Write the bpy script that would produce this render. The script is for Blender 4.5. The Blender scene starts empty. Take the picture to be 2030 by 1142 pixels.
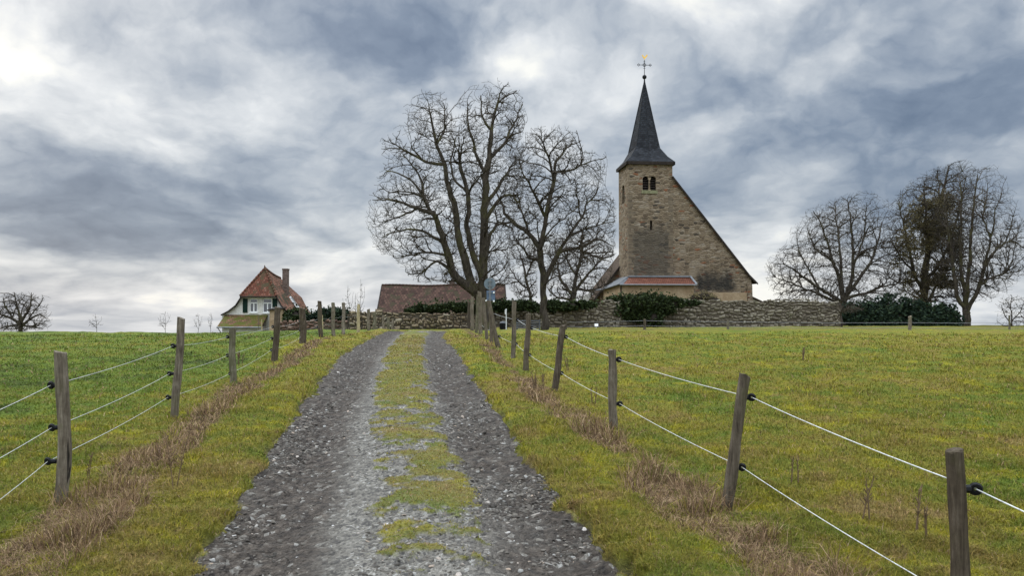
import bpy, math, random
import numpy as np
from mathutils import Vector, Matrix
C = bpy.context.scene.collection
R = math.radians
random.seed(7)
rng = np.random.default_rng(11)
scene = bpy.context.scene

# ------------------------------------------------------------------ camera
F = 1593.0                      # focal length in photograph pixels (2030 wide)
EYE = np.array([0.0, 0.0, 1.6])
PITCH = math.atan(44.0 / F)
cam_d = bpy.data.cameras.new('camera'); cam = bpy.data.objects.new('camera', cam_d); C.objects.link(cam)
cam.location = EYE; cam.rotation_euler = (R(90) + PITCH, 0, 0)
cam_d.sensor_width = 36.0; cam_d.lens = 36.0 * F / 2030.0
cam_d.clip_start = 0.05; cam_d.clip_end = 8000
scene.camera = cam
scene.view_settings.view_transform = 'Standard'; scene.view_settings.look = 'None'
scene.view_settings.exposure = 0.0; scene.view_settings.gamma = 1.0
try:
    scene.cycles.max_bounces = 5; scene.cycles.diffuse_bounces = 3; scene.cycles.glossy_bounces = 2
    scene.cycles.transparent_max_bounces = 6; scene.cycles.use_denoising = True
except Exception: pass

def ray(px, py):
    f = np.array([0, math.cos(PITCH), math.sin(PITCH)]); u = np.array([0, -math.sin(PITCH), math.cos(PITCH)])
    return f * F + np.array([1.0, 0, 0]) * (px - 1015) + u * (571 - py)
def P(px, py, D):               # the point seen at (px,py) that stands D metres ahead
    d = ray(px, py); return EYE + d * (D / d[1])

# ------------------------------------------------------------------ node helpers
class NT:
    def __init__(s, nt): s.nt = nt; s.nt.nodes.clear()
    def n(s, t, ins=None, **kw):
        nd = s.nt.nodes.new(t)
        for k, v in kw.items(): setattr(nd, k, v)
        for k, v in (ins or {}).items(): s.set(nd, k, v)
        return nd
    def set(s, nd, k, v):
        sock = nd.inputs[k]
        if isinstance(v, bpy.types.NodeSocket): s.nt.links.new(v, sock)
        elif isinstance(v, bpy.types.Node): s.nt.links.new(v.outputs[0], sock)
        else:
            if sock.type == 'RGBA' and len(v) == 3: v = (*v, 1)
            sock.default_value = v
    def m(s, op, a, b=0.0, c=0.0, clamp=False):
        nd = s.n('ShaderNodeMath', operation=op, use_clamp=clamp)
        for i, v in enumerate((a, b, c)): s.set(nd, i, v)
        return nd.outputs[0]
    def mix(s, f, a, b, mode='MIX'):
        nd = s.n('ShaderNodeMix', data_type='RGBA', blend_type=mode)
        s.set(nd, 0, f); s.set(nd, 6, a); s.set(nd, 7, b); return nd.outputs[2]
    def ramp(s, f, stops, interp='LINEAR'):
        nd = s.n('ShaderNodeValToRGB'); cr = nd.color_ramp; cr.interpolation = interp
        while len(cr.elements) < len(stops): cr.elements.new(0.5)
        for e, (p, c) in zip(cr.elements, stops):
            e.position = p; e.color = (*c, 1) if not isinstance(c, (int, float)) else (c, c, c, 1)
        s.set(nd, 0, f); return nd.outputs[0]
    def noise(s, vec, scale, detail=4, rough=0.55, dist=0.0):
        nd = s.n('ShaderNodeTexNoise', {'Scale': scale, 'Detail': detail, 'Roughness': rough, 'Distortion': dist})
        if vec is not None: s.set(nd, 'Vector', vec)
        return nd.outputs[0]
    def mapr(s, v, a, b, c=0.0, d=1.0, t='SMOOTHSTEP'):
        nd = s.n('ShaderNodeMapRange', interpolation_type=t)
        for i, x in enumerate((v, a, b, c, d)): s.set(nd, i, x)
        return nd.outputs[0]
    def vec(s, x, y, z=0.0):
        return s.n('ShaderNodeCombineXYZ', {0: x, 1: y, 2: z}).outputs[0]
    def sep(s, v): return s.n('ShaderNodeSeparateXYZ', {0: v}).outputs
    def scale(s, v, sc):
        return s.n('ShaderNodeVectorMath', {0: v, 1: sc}, operation='MULTIPLY').outputs[0]
    def add(s, v, w):
        return s.n('ShaderNodeVectorMath', {0: v, 1: w}, operation='ADD').outputs[0]
    def attr(s, name): return s.n('ShaderNodeAttribute', attribute_name=name).outputs

def material(name, build, rough=0.95, spec=0.08):
    m = bpy.data.materials.new(name); m.use_nodes = True
    t = NT(m.node_tree)
    out = t.n('ShaderNodeOutputMaterial'); b = t.n('ShaderNodeBsdfPrincipled', {'Roughness': rough})
    b.inputs['Specular IOR Level'].default_value = spec
    t.nt.links.new(b.outputs[0], out.inputs[0])
    r = build(t)
    if not isinstance(r, dict): r = {'c': r}
    t.set(b, 'Base Color', r['c'])
    if 'bump' in r:
        bp = t.n('ShaderNodeBump', {'Height': r['bump'], 'Distance': r.get('dist', 0.03), 'Strength': r.get('str', 1.0)})
        t.set(b, 'Normal', bp.outputs[0])
    if 'rough' in r: t.set(b, 'Roughness', r['rough'])
    if 'metal' in r: b.inputs['Metallic'].default_value = r['metal']
    if 'trans' in r:      # thin leaf: some light passes through
        tr = t.n('ShaderNodeBsdfTranslucent'); t.set(tr, 'Color', r['c'])
        mx = t.n('ShaderNodeMixShader', {0: r['trans']})
        t.nt.links.new(b.outputs[0], mx.inputs[1]); t.nt.links.new(tr.outputs[0], mx.inputs[2])
        t.nt.links.new(mx.outputs[0], out.inputs[0])
    return m

# ------------------------------------------------------------------ world: broken cloud over a Nishita sky
SUN_AZ, SUN_EL = R(-38), R(32)          # behind the bright cloud, ahead and to the left
w = bpy.data.worlds.new('World'); scene.world = w; w.use_nodes = True
t = NT(w.node_tree)
out = t.n('ShaderNodeOutputWorld'); bg = t.n('ShaderNodeBackground', {'Strength': 0.1}); t.nt.links.new(bg.outputs[0], out.inputs[0])
sky = t.n('ShaderNodeTexSky'); sky.sky_type = 'NISHITA'; sky.sun_disc = False
sky.sun_elevation = SUN_EL; sky.sun_rotation = SUN_AZ; sky.air_density = 1.2; sky.dust_density = 1.5
gen = t.n('ShaderNodeTexCoord').outputs['Generated']
dx, dy, dz = t.sep(gen)
az = t.m('ARCTAN2', dx, dy); el = t.m('ARCSINE', dz)
# clouds flatten and shrink towards the horizon: stretch the noise space
vv = t.m('MULTIPLY', t.m('LOGARITHM', t.m('ADD', t.m('MAXIMUM', el, -0.075), 0.13), 2.718282), 0.55)
flat = t.vec(az, vv, 0.3)
wn = t.n('ShaderNodeTexNoise', {'Vector': flat, 'Scale': 4.0, 'Detail': 6, 'Roughness': 0.55})
wx, wy, wz = t.sep(wn.outputs['Color'])
az2 = t.m('ADD', az, t.m('MULTIPLY', t.m('SUBTRACT', wx, 0.5), 0.30))
el2 = t.m('ADD', el, t.m('MULTIPLY', t.m('SUBTRACT', wy, 0.5), 0.17))
wv2 = t.add(flat, t.n('ShaderNodeVectorMath', {0: t.n('ShaderNodeVectorMath', {0: wn.outputs['Color'], 1: (.5, .5, .5)}, operation='SUBTRACT').outputs[0], 'Scale': 0.16}, operation='SCALE').outputs[0])
n1 = t.noise(wv2, 5.5, 8, 0.52)
n2 = t.noise(t.add(wv2, (3.1, 7.7, 1.0)), 13.0, 8, 0.58)
bil = t.m('ABSOLUTE', t.m('SUBTRACT', t.m('MULTIPLY', t.noise(t.add(wv2, (11.0, 2.2, 4.0)), 7.5, 4, 0.42), 2.0), 1.0))
bil2 = t.m('ABSOLUTE', t.m('SUBTRACT', t.m('MULTIPLY', t.noise(t.add(wv2, (5.0, 9.2, 7.0)), 20.0, 4, 0.45), 2.0), 1.0))
fld = t.m('ADD', 0.525, t.m('MULTIPLY', t.m('SUBTRACT', n1, 0.5), 0.75))
fld = t.m('ADD', fld, t.m('MULTIPLY', t.m('SUBTRACT', n2, 0.5), 0.50))
fld = t.m('ADD', fld, t.m('MULTIPLY', t.m('SUBTRACT', bil, 0.15), 0.50))
fld = t.m('ADD', fld, t.m('MULTIPLY', t.m('SUBTRACT', bil2, 0.15), 0.24))
BLOBS = [  # px, py, sx, sy, amp : the large bright and dark banks of this sky, as directions
 (60,72,110,48,.62),(1010,150,60,40,.22),(860,270,70,60,.16),(250,130,120,40,.14),(540,250,90,40,.16),(1180,330,60,50,.14),(640,440,140,50,.10),(470,90,150,75,.30),(230,215,230,45,.30),(375,305,60,35,.38),(1060,150,80,50,.28),(1430,10,170,45,.42),
 (1400,245,75,22,.32),(600,515,220,26,.34),(320,572,90,14,.30),(1530,500,190,90,.26),(40,495,90,40,.25),(1130,200,90,60,.18),
 (1600,140,180,40,.12),(880,330,120,140,.10),(700,600,400,40,.12),(560,230,70,60,.12),(1960,560,200,60,.14),
 (720,70,190,110,-.42),(140,420,240,80,-.46),(450,280,90,55,-.24),(690,380,80,90,-.20),(1430,190,110,45,-.24),(1710,265,130,45,-.22),
 (1600,350,170,70,-.28),(1960,170,120,140,-.26),(415,395,60,40,-.2),(330,480,170,34,-.26),(1830,420,180,60,-.20),(1380,350,60,60,-.14),
 (260,20,60,40,-.25),(1180,60,120,50,-.12),(180,600,200,40,-.08)]
def pix_dir(px, py):
    d = ray(px, py); d = d / np.linalg.norm(d); return math.atan2(d[0], d[1]), math.asin(d[2])
for (px, py, sx, sy, amp) in BLOBS:
    a0, e0 = pix_dir(px, py)
    u = t.m('DIVIDE', t.m('SUBTRACT', az2, a0), sx / F); v = t.m('DIVIDE', t.m('SUBTRACT', el2, e0), sy / F)
    q = t.m('ADD', t.m('MULTIPLY', u, u), t.m('MULTIPLY', v, v))
    g = t.m('MULTIPLY', t.m('EXPONENT', t.m('MULTIPLY', q, -0.8)), amp * .80)
    fld = t.m('ADD', fld, g)
low = t.mapr(el, -0.02, 0.10, 0.11, 0.0)
fld = t.m('ADD', fld, low)
cloud = t.ramp(fld, [(0.0, (.140, .192, .285)), (.22, (.228, .288, .385)), (.42, (.380, .438, .520)), (.60, (.565, .610, .665)), (.80, (.78, .81, .84)), (1.0, (1.02, 1.02, .97))])
gain = t.m('ADD', t.m('ADD', 1.0, t.mapr(el, 0.40, 1.1, 0.0, 8.0)), t.mapr(dy, 0.35, -0.5, 0.0, 1.1))  # extra brightness overhead and behind the camera, out of view, added to light the ground
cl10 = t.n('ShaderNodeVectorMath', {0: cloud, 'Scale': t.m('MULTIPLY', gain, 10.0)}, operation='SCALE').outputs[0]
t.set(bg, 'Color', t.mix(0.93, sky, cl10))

sun_d = bpy.data.lights.new('sun', 'SUN'); sun_d.energy = 1.5; sun_d.angle = R(14); sun_d.color = (1.0, .95, .87)
sun = bpy.data.objects.new('sun', sun_d); C.objects.link(sun)
sd = Vector((math.sin(SUN_AZ) * math.cos(SUN_EL), math.cos(SUN_AZ) * math.cos(SUN_EL), math.sin(SUN_EL)))
sun.rotation_euler = sd.to_track_quat('Z', 'Y').to_euler()

GN = int
# ------------------------------------------------------------------ numpy noise
def _hash(ix, iy, seed):
    h = (ix.astype(np.int64) * 374761393 + iy.astype(np.int64) * 668265263 + seed * 974634777) & 0xFFFFFFFF
    h = ((h ^ (h >> 13)) * 1274126177) & 0xFFFFFFFF
    return ((h ^ (h >> 16)) & 0xFFFF) / 65535.0
def vnoise(x, y, seed=0):
    x = np.asarray(x, float); y = np.asarray(y, float)
    ix = np.floor(x); iy = np.floor(y); fx = x - ix; fy = y - iy
    fx = fx * fx * (3 - 2 * fx); fy = fy * fy * (3 - 2 * fy)
    a = _hash(ix, iy, seed); b = _hash(ix + 1, iy, seed); c = _hash(ix, iy + 1, seed); d = _hash(ix + 1, iy + 1, seed)
    return (a + (b - a) * fx) * (1 - fy) + (c + (d - c) * fx) * fy
def fbm(x, y, seed=0, o=4):
    s = 0; a = .5; k = 1.0
    for i in range(o): s = s + a * vnoise(np.asarray(x) * k, np.asarray(y) * k, seed + i * 17); a *= .5; k *= 2.03
    return s / (1 - .5 ** o)
def sstep(x, a, b):
    q = np.clip((np.asarray(x, float) - a) / (b - a), 0, 1); return q * q * (3 - 2 * q)

# ------------------------------------------------------------------ terrain
_tab = np.linspace(-200, 3200, 34001)
def _prof(pts):
    xs, zs = zip(*pts); z = np.interp(_tab, xs, zs); k = np.hanning(61); k /= k.sum()
    zp = np.concatenate([np.full(60, z[0]), z, np.full(60, z[-1])]); return np.convolve(zp, k, 'same')[60:-60]
RP = _prof([(-200, -5.5), (0, 0), (20, .552), (26, .69), (30, .745), (33, .73), (36, .66), (45, .40), (60, .10), (80, -.03), (100, -.3), (130, -2.5), (200, -9), (500, -45), (3200, -200)])
LP_ = _prof([(-200, -5.5), (0, 0), (20, .552), (26, .69), (30, .725), (33, .69), (36, .58), (45, .05), (60, -1.2), (75, -2.2), (100, -3.6), (130, -6), (200, -12), (500, -48), (3200, -200)])
TC = [(-6, .75), (0, .02), (4.46, -.61), (5.94, -.82), (7.75, -1.10), (11.1, -1.59), (15.1, -2.12), (19.8, -2.72), (27.1, -3.48), (31, -3.72), (38, -3.7), (48, -2.6)]
TW = [(-6, 1.22), (4.46, 1.23), (7.75, 1.25), (11.1, 1.30), (15.1, 1.37), (19.8, 1.38), (27.1, 1.2), (48, 1.2)]
def track_c(y): return np.interp(y, *zip(*TC))
def track_w(y): return np.interp(y, *zip(*TW))
def base_z(x, y):
    x = np.asarray(x, float); y = np.asarray(y, float)
    q = x / np.maximum(y, 8.0); f = sstep(-q, .20, .36)
    a = np.interp(y, _tab, RP); b = np.interp(y, _tab, LP_)
    z = a * (1 - f) + b * f
    far = sstep(y, 14, 40)
    z = z + (fbm(x * .5 + 4, y * .5, 13, 3) - .5) * .13 * sstep(y, 18, 26)
    return z + (fbm(x * .13 + 40, y * .13, 3, 3) - .5) * (.16 - .06 * far)
def track_u(x, y): return np.asarray(x, float) - track_c(y)
def track_mask(x, y):            # 1 on the track, 0 beside it, ragged edge
    e = track_w(y) + (fbm(x * 2.2, y * 2.2, 21, 3) - .5) * .30 + (fbm(x * 9, y * 9, 23, 2) - .5) * .20
    return 1 - sstep(np.abs(track_u(x, y)) - e, -.09, .06)
def ground_z(x, y):
    tm = track_mask(x, y)
    tuft = (fbm(np.asarray(x) * 1.7, np.asarray(y) * 1.7, 5, 4) - .5) * .15 + (fbm(np.asarray(x) * 6, np.asarray(y) * 6, 9, 2) - .5) * .035
    verge = .05 * np.exp(-((np.abs(track_u(x, y)) - track_w(y) - .35) / .35) ** 2)
    return base_z(x, y) + (tuft + verge) * (1 - tm) - .10 * tm
def moss_on_track(x, y):         # grass and moss growing between the wheel ruts
    u = track_u(x, y); k = sstep(y, 4, 13)
    c = .20 - .10 * k; wd = .56 + .06 * k
    g = np.exp(-((u - c) / wd) ** 4)
    n = fbm(x * 1.5 + 3, y * 0.9, 31, 4); n2 = fbm(x * 4 + 9, y * 5.5, 37, 4); n3 = fbm(x * 14, y * 14, 38, 2)
    v = g * (.55 * n + .70 * n2 + .34 * n3 + .20 * k - .12)
    edge = np.exp(-((np.abs(u) - track_w(y)) / .14) ** 2) * .6 * n2
    return np.maximum(sstep(v, .60, .84), sstep(edge, .32, .42))
def track_z(x, y):
    u = track_u(x, y); W = track_w(y)
    rut = -.055 * np.exp(-((u + .80) / .27) ** 2) - .05 * np.exp(-((u - .80) / .27) ** 2)
    rr = np.exp(-((np.abs(u) - .95) / .4) ** 2)
    n = (fbm(x * 3.2, y * 3.2, 51, 4) - .5) * .05 + (fbm(x * 11, y * 9, 55, 3) - .5) * (.024 + .05 * rr)
    near_edge = sstep(np.abs(u) - W, -.05, .20)
    return base_z(x, y) - .015 + rut + n + .03 * moss_on_track(x, y) - .16 * near_edge
def surf(x, y): return np.maximum(ground_z(x, y), np.where(np.abs(track_u(x, y)) < track_w(y) + .2, track_z(x, y), -99))
def hit(px, py):                 # where the sight line through a pixel meets the ground
    d = ray(px, py); d = d / d[1]
    ys = np.geomspace(2.2, 90, 6000); z = EYE[2] + d[2] * ys
    k = np.argmax(z < base_z(d[0] * ys, ys)); y = ys[k]
    return np.array([d[0] * y, y, float(base_z(d[0] * y, y))])

# ------------------------------------------------------------------ objects
def tag(o, label=None, cat=None, group=None, kind=None):
    for k, v in (('label', label), ('category', cat), ('group', group), ('kind', kind)):
        if v: o[k] = v
    return o
def thing(name, label, cat, loc, rz=0.0, group=None):
    o = bpy.data.objects.new(name, None); C.objects.link(o); o.empty_display_size = .2
    o.location = loc; o.rotation_euler = (0, 0, rz); return tag(o, label, cat, group)
def face_uv(me):
    nl = len(me.loops); 
    if nl == 0: return
    co = np.empty(len(me.vertices) * 3, np.float32); me.vertices.foreach_get('co', co); co = co.reshape(-1, 3)
    vi = np.empty(nl, np.int32); me.loops.foreach_get('vertex_index', vi)
    n = np.empty(len(me.polygons) * 3, np.float32); me.polygons.foreach_get('normal', n); n = n.reshape(-1, 3)
    tot = np.empty(len(me.polygons), np.int32); me.polygons.foreach_get('loop_total', tot)
    nn = np.repeat(n, tot, axis=0)
    tx = np.stack([-nn[:, 1], nn[:, 0], np.zeros(nl)], 1); L = np.linalg.norm(tx, axis=1)
    flat = L < .05; tx[flat] = (1, 0, 0); tx[~flat] /= L[~flat][:, None]
    bt = np.cross(nn, tx); bt[flat] = (0, 1, 0)
    p = co[vi]; uv = np.stack([(p * tx).sum(1), (p * bt).sum(1)], 1).astype(np.float32)
    lay = me.uv_layers.new(name='UVMap'); lay.data.foreach_set('uv', uv.ravel())
def obj(name, V, Fc, mat, parent=None, smooth=False, local=True, uv=True):
    """one mesh object; with local=False the vertices are world points and get moved into the parent's frame"""
    V = np.asarray(V, float)
    if parent is not None and not local:
        M = Matrix.Translation(parent.location) @ parent.rotation_euler.to_matrix().to_4x4()
        p = parent.parent
        while p is not None:
            M = (Matrix.Translation(p.location) @ p.rotation_euler.to_matrix().to_4x4()) @ M; p = p.parent
        Mi = np.array(M.inverted()); V = V @ Mi[:3, :3].T + Mi[:3, 3]
    me = bpy.data.meshes.new(name); me.from_pydata(V.tolist(), [], [list(map(int, f)) for f in Fc]); me.update()
    if uv: face_uv(me)
    if smooth: me.polygons.foreach_set('use_smooth', np.ones(len(me.polygons), bool))
    if mat is not None: me.materials.append(mat)
    o = bpy.data.objects.new(name, me); C.objects.link(o)
    if parent is not None: o.parent = parent
    return o
def npmesh(name, V, idx, tot, mat, parent=None, attrs=None, smooth=False):
    """big mesh from arrays: V (n,3), idx flat loop indices, tot loop counts"""
    me = bpy.data.meshes.new(name); V = np.ascontiguousarray(V, np.float32)
    idx = np.ascontiguousarray(idx, np.int32).ravel(); tot = np.ascontiguousarray(tot, np.int32)
    me.vertices.add(len(V)); me.vertices.foreach_set('co', V.ravel())
    me.loops.add(len(idx)); me.loops.foreach_set('vertex_index', idx)
    me.polygons.add(len(tot)); st = np.concatenate([[0], np.cumsum(tot)[:-1]]).astype(np.int32)
    me.polygons.foreach_set('loop_start', st)
    if smooth: me.polygons.foreach_set('use_smooth', np.ones(len(tot), bool))
    for k, v in (attrs or {}).items():
        a = me.attributes.new(k, 'FLOAT', 'POINT'); a.data.foreach_set('value', np.ascontiguousarray(v, np.float32))
    me.update(calc_edges=True); me.materials.append(mat)
    o = bpy.data.objects.new(name, me); C.objects.link(o)
    if parent is not None: o.parent = parent
    return o
class MB:
    def __init__(s): s.V = []; s.F = []
    def poly(s, pts): 
        b = len(s.V); s.V += [tuple(map(float, p)) for p in pts]; s.F.append(list(range(b, b + len(pts)))); return s
    def hexa(s, p):              # 8 points: bottom ring 0-3 (ccw from above), top ring 4-7
        b = len(s.V); s.V += [tuple(map(float, q)) for q in p]
        for f in ((3, 2, 1, 0), (4, 5, 6, 7), (0, 1, 5, 4), (1, 2, 6, 5), (2, 3, 7, 6), (3, 0, 4, 7)): s.F.append([b + i for i in f])
        return s
    def box(s, x0, x1, y0, y1, z0, z1):
        return s.hexa([(x0, y0, z0), (x1, y0, z0), (x1, y1, z0), (x0, y1, z0), (x0, y0, z1), (x1, y0, z1), (x1, y1, z1), (x0, y1, z1)])
    def slab(s, quad, th):       # a plate: quad is the upper face (ccw seen from outside), thickness goes inwards
        q = np.asarray(quad, float); n = np.cross(q[1] - q[0], q[2] - q[0]); n /= np.linalg.norm(n)
        lo = q - n * th; k = len(q); b = len(s.V)
        s.V += [tuple(p) for p in lo] + [tuple(p) for p in q]
        s.F.append([b + k - 1 - i for i in range(k)]); s.F.append([b + k + i for i in range(k)])
        for i in range(k): j = (i + 1) % k; s.F.append([b + i, b + j, b + k + j, b + k + i])
        return s
    def tube(s, pts, rad, n=8, cap=True, jit=0.0, flat=None):
        pts = [np.asarray(p, float) for p in pts]
        rad = [rad] * len(pts) if np.isscalar(rad) else rad
        b = len(s.V); ref = np.array([0.31, 0.9, 0.2])
        for i, p in enumerate(pts):
            d = pts[min(i + 1, len(pts) - 1)] - pts[max(i - 1, 0)]; d /= (np.linalg.norm(d) + 1e-9)
            a = np.cross(d, ref); a /= (np.linalg.norm(a) + 1e-9); c = np.cross(d, a)
            for k in range(n):
                r = rad[i] * (1 + jit * (random.random() - .5)); th = 2 * math.pi * k / n
                s.V.append(tuple(p + a * math.cos(th) * r + c * math.sin(th) * r))
        for i in range(len(pts) - 1):
            for k in range(n):
                k2 = (k + 1) % n; s.F.append([b + i * n + k, b + i * n + k2, b + (i + 1) * n + k2, b + (i + 1) * n + k])
        if cap:
            s.F.append([b + n - 1 - k for k in range(n)]); s.F.append([b + (len(pts) - 1) * n + k for k in range(n)])
        return s
    def ball(s, c, r, n=10, m=7, sq=(1, 1, 1)):
        c = np.asarray(c, float); b = len(s.V)
        for i in range(m + 1):
            ph = math.pi * i / m
            for k in range(n):
                th = 2 * math.pi * k / n
                s.V.append(tuple(c + np.array([math.sin(ph) * math.cos(th) * sq[0], math.sin(ph) * math.sin(th) * sq[1], math.cos(ph) * sq[2]]) * r))
        for i in range(m):
            for k in range(n):
                k2 = (k + 1) % n; s.F.append([b + i * n + k, b + (i + 1) * n + k, b + (i + 1) * n + k2, b + i * n + k2])
        return s
    def torus(s, c, ax, r, rr, n=12, m=6):
        c = np.asarray(c, float); ax = np.asarray(ax, float); ax /= np.linalg.norm(ax)
        a = np.cross(ax, (0.2, .3, 1)); a /= np.linalg.norm(a); e = np.cross(ax, a); b = len(s.V)
        for i in range(n):
            th = 2 * math.pi * i / n; d = a * math.cos(th) + e * math.sin(th)
            for k in range(m):
                ph = 2 * math.pi * k / m; s.V.append(tuple(c + d * (r + rr * math.cos(ph)) + ax * rr * math.sin(ph)))
        for i in range(n):
            for k in range(m):
                i2 = (i + 1) % n; k2 = (k + 1) % m
                s.F.append([b + i * m + k, b + i * m + k2, b + i2 * m + k2, b + i2 * m + k])
        return s
    def build(s, name, mat, parent=None, **kw): return obj(name, s.V, s.F, mat, parent, **kw)

# ------------------------------------------------------------------ materials
def uvnode(t): return t.n('ShaderNodeTexCoord').outputs['UV']
def objco(t): return t.n('ShaderNodeTexCoord').outputs['Object']
def pos(t): return t.n('ShaderNodeNewGeometry').outputs['Position']

def grass_colour(t, p, lush, blade=None):
    """patchy winter pasture: green, olive, moss yellow and straw, in world metres"""
    pf = t.scale(p, (1, 1, 0))
    a = t.noise(pf, .55, 5, .6); b = t.noise(t.add(pf, (31, 12, 0)), 1.5, 5, .62); c = t.noise(t.add(pf, (7, 55, 0)), 5.0, 4, .6)
    green = (.090, .130, .016); olive = (.154, .142, .020); straw = (.198, .144, .050); moss = (.222, .200, .014); dark = (.046, .066, .012)
    k = t.m('ADD', t.m('MULTIPLY', a, .40), t.m('ADD', t.m('MULTIPLY', b, .35), t.m('MULTIPLY', c, .25)))
    k = t.m('ADD', k, t.m('MULTIPLY', t.m('SUBTRACT', .5, lush), .22))
    col = t.ramp(k, [(.34, dark), (.41, green), (.475, (.112, .128, .017)), (.53, olive), (.585, (.165, .132, .028)), (.64, straw)])
    mm = t.noise(t.add(pf, (90, 3, 0)), 1.9, 7, .72)
    mk = t.m('MULTIPLY', t.mapr(mm, .515, .62), t.mapr(lush, .9, .45, 0.15, .85))
    col = t.mix(mk, col, moss)
    br = t.noise(t.add(pf, (9, 83, 0)), 1.9, 5, .65)
    col = t.mix(t.m('MULTIPLY', t.mapr(br, .60, .68), t.mapr(lush, .2, .9, .6, .25)), col, (.15, .092, .042))
    return col
def m_ground(t):
    p = pos(t); lush = t.attr('lush')['Fac']; dry = t.attr('dry')['Fac']; trk = t.attr('track')['Fac']
    col = grass_colour(t, p, lush)
    f = t.noise(p, 26, 4, .7)
    drycol = t.ramp(t.noise(p, 9, 5, .7), [(.3, (.026, .016, .009)), (.5, (.090, .055, .029)), (.7, (.19, .125, .065))])
    col = t.mix(dry, col, drycol)
    col = t.mix(trk, col, (.05, .045, .038))
    col = t.mix(1.0, col, t.ramp(f, [(.3, (.45, .45, .42)), (.65, (1.15, 1.15, 1.1))]), 'MULTIPLY')
    return dict(c=col, bump=t.m('ADD', t.noise(p, 18, 5, .7), t.m('MULTIPLY', t.noise(p, 60, 3, .7), .6)), dist=.06, str=.9)
def m_track(t):
    p = pos(t); moss = t.attr('moss')['Fac']; rut = t.attr('rut')['Fac']; 
    st = t.scale(p, (1.0, .75, 1))
    v = t.n('ShaderNodeTexVoronoi', {'Vector': st, 'Scale': 26.0, 'Randomness': 1.0})
    v2 = t.n('ShaderNodeTexVoronoi', {'Vector': st, 'Scale': 60.0, 'Randomness': 1.0})
    cs = t.sep(v.outputs['Color'])[0]; cs2 = t.sep(v2.outputs['Color'])[1]
    big = t.noise(p, 1.3, 6, .65)
    stone = t.ramp(t.m('ADD', t.m('MULTIPLY', cs, .5), t.m('MULTIPLY', cs2, .5)), [(.15, (.050, .047, .043)), (.5, (.112, .103, .087)), (.8, (.168, .155, .132)), (.95, (.26, .25, .225))])
    mud = t.ramp(t.noise(p, 14, 6, .7), [(.3, (.009, .0075, .0065)), (.5, (.032, .025, .019)), (.7, (.085, .069, .054))])
    mudf = t.m('ADD', t.m('MULTIPLY', rut, 1.5), t.m('MULTIPLY', t.m('SUBTRACT', big, .52), 1.6), clamp=True)
    mudf = t.m('MULTIPLY', mudf, t.mapr(cs, .98, .86, 0.35, 1.0), clamp=True)
    col = t.mix(mudf, stone, mud)
    g = grass_colour(t, p, 0.45)
    mk = t.m('ADD', moss, t.m('MULTIPLY', t.m('SUBTRACT', t.noise(p, 17, 4, .7), .5), .8))
    g = t.mix(.45, g, (.060, .050, .022))
    mk = t.mapr(mk, .25, .85, 0.0, .92)
    col = t.mix(mk, col, g)
    h = t.m('ADD', t.m('MULTIPLY', v.outputs['Distance'], -1.0), t.m('ADD', t.m('MULTIPLY', v2.outputs['Distance'], -.4), t.m('MULTIPLY', t.noise(p, 40, 4, .7), .7)))
    ro = t.m('SUBTRACT', .92, t.m('MULTIPLY', mudf, .22))
    return dict(c=col, bump=h, dist=.03, str=.9, rough=ro)
def m_blade(t):
    p = pos(t); lush = t.attr('lush')['Fac']; rnd = t.attr('rnd')['Fac']; dry = t.attr('dry')['Fac']
    col = grass_colour(t, p, lush)
    col = t.mix(1.0, col, t.ramp(rnd, [(0, (.58, .62, .54)), (.5, (.97, .97, .96)), (.86, (1.25, 1.18, 1.15)), (1, (1.8, 1.5, 2.1))]), 'MULTIPLY')
    straw = t.ramp(rnd, [(0, (.044, .026, .015)), (.35, (.130, .080, .044)), (.75, (.265, .172, .092)), (.95, (.30, .205, .115)), (1, (.42, .31, .18))])
    return dict(c=t.mix(dry, col, straw), trans=.25)
def m_chip(t):
    rnd = t.attr('rnd')['Fac']; p = pos(t)
    c = t.ramp(rnd, [(0, (.028, .024, .019)), (.45, (.066, .057, .046)), (.80, (.115, .102, .083)), (.93, (.19, .185, .17)), (.98, (.24, .18, .13)), (1, (.36, .35, .33))])
    return dict(c=t.mix(.35, c, t.mix(1, c, t.ramp(t.noise(p, 70, 3), [(.3, .4), (.7, 1.5)]), 'MULTIPLY')))
M = {}
M['ground'] = material('pasture', m_ground, .95, .1)
M['track'] = material('gravel_track', m_track, .8, .12)
M['blade'] = material('grass_blades', m_blade, .8, .15)
M['chip'] = material('stone_chips', m_chip, .75, .15)

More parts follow.
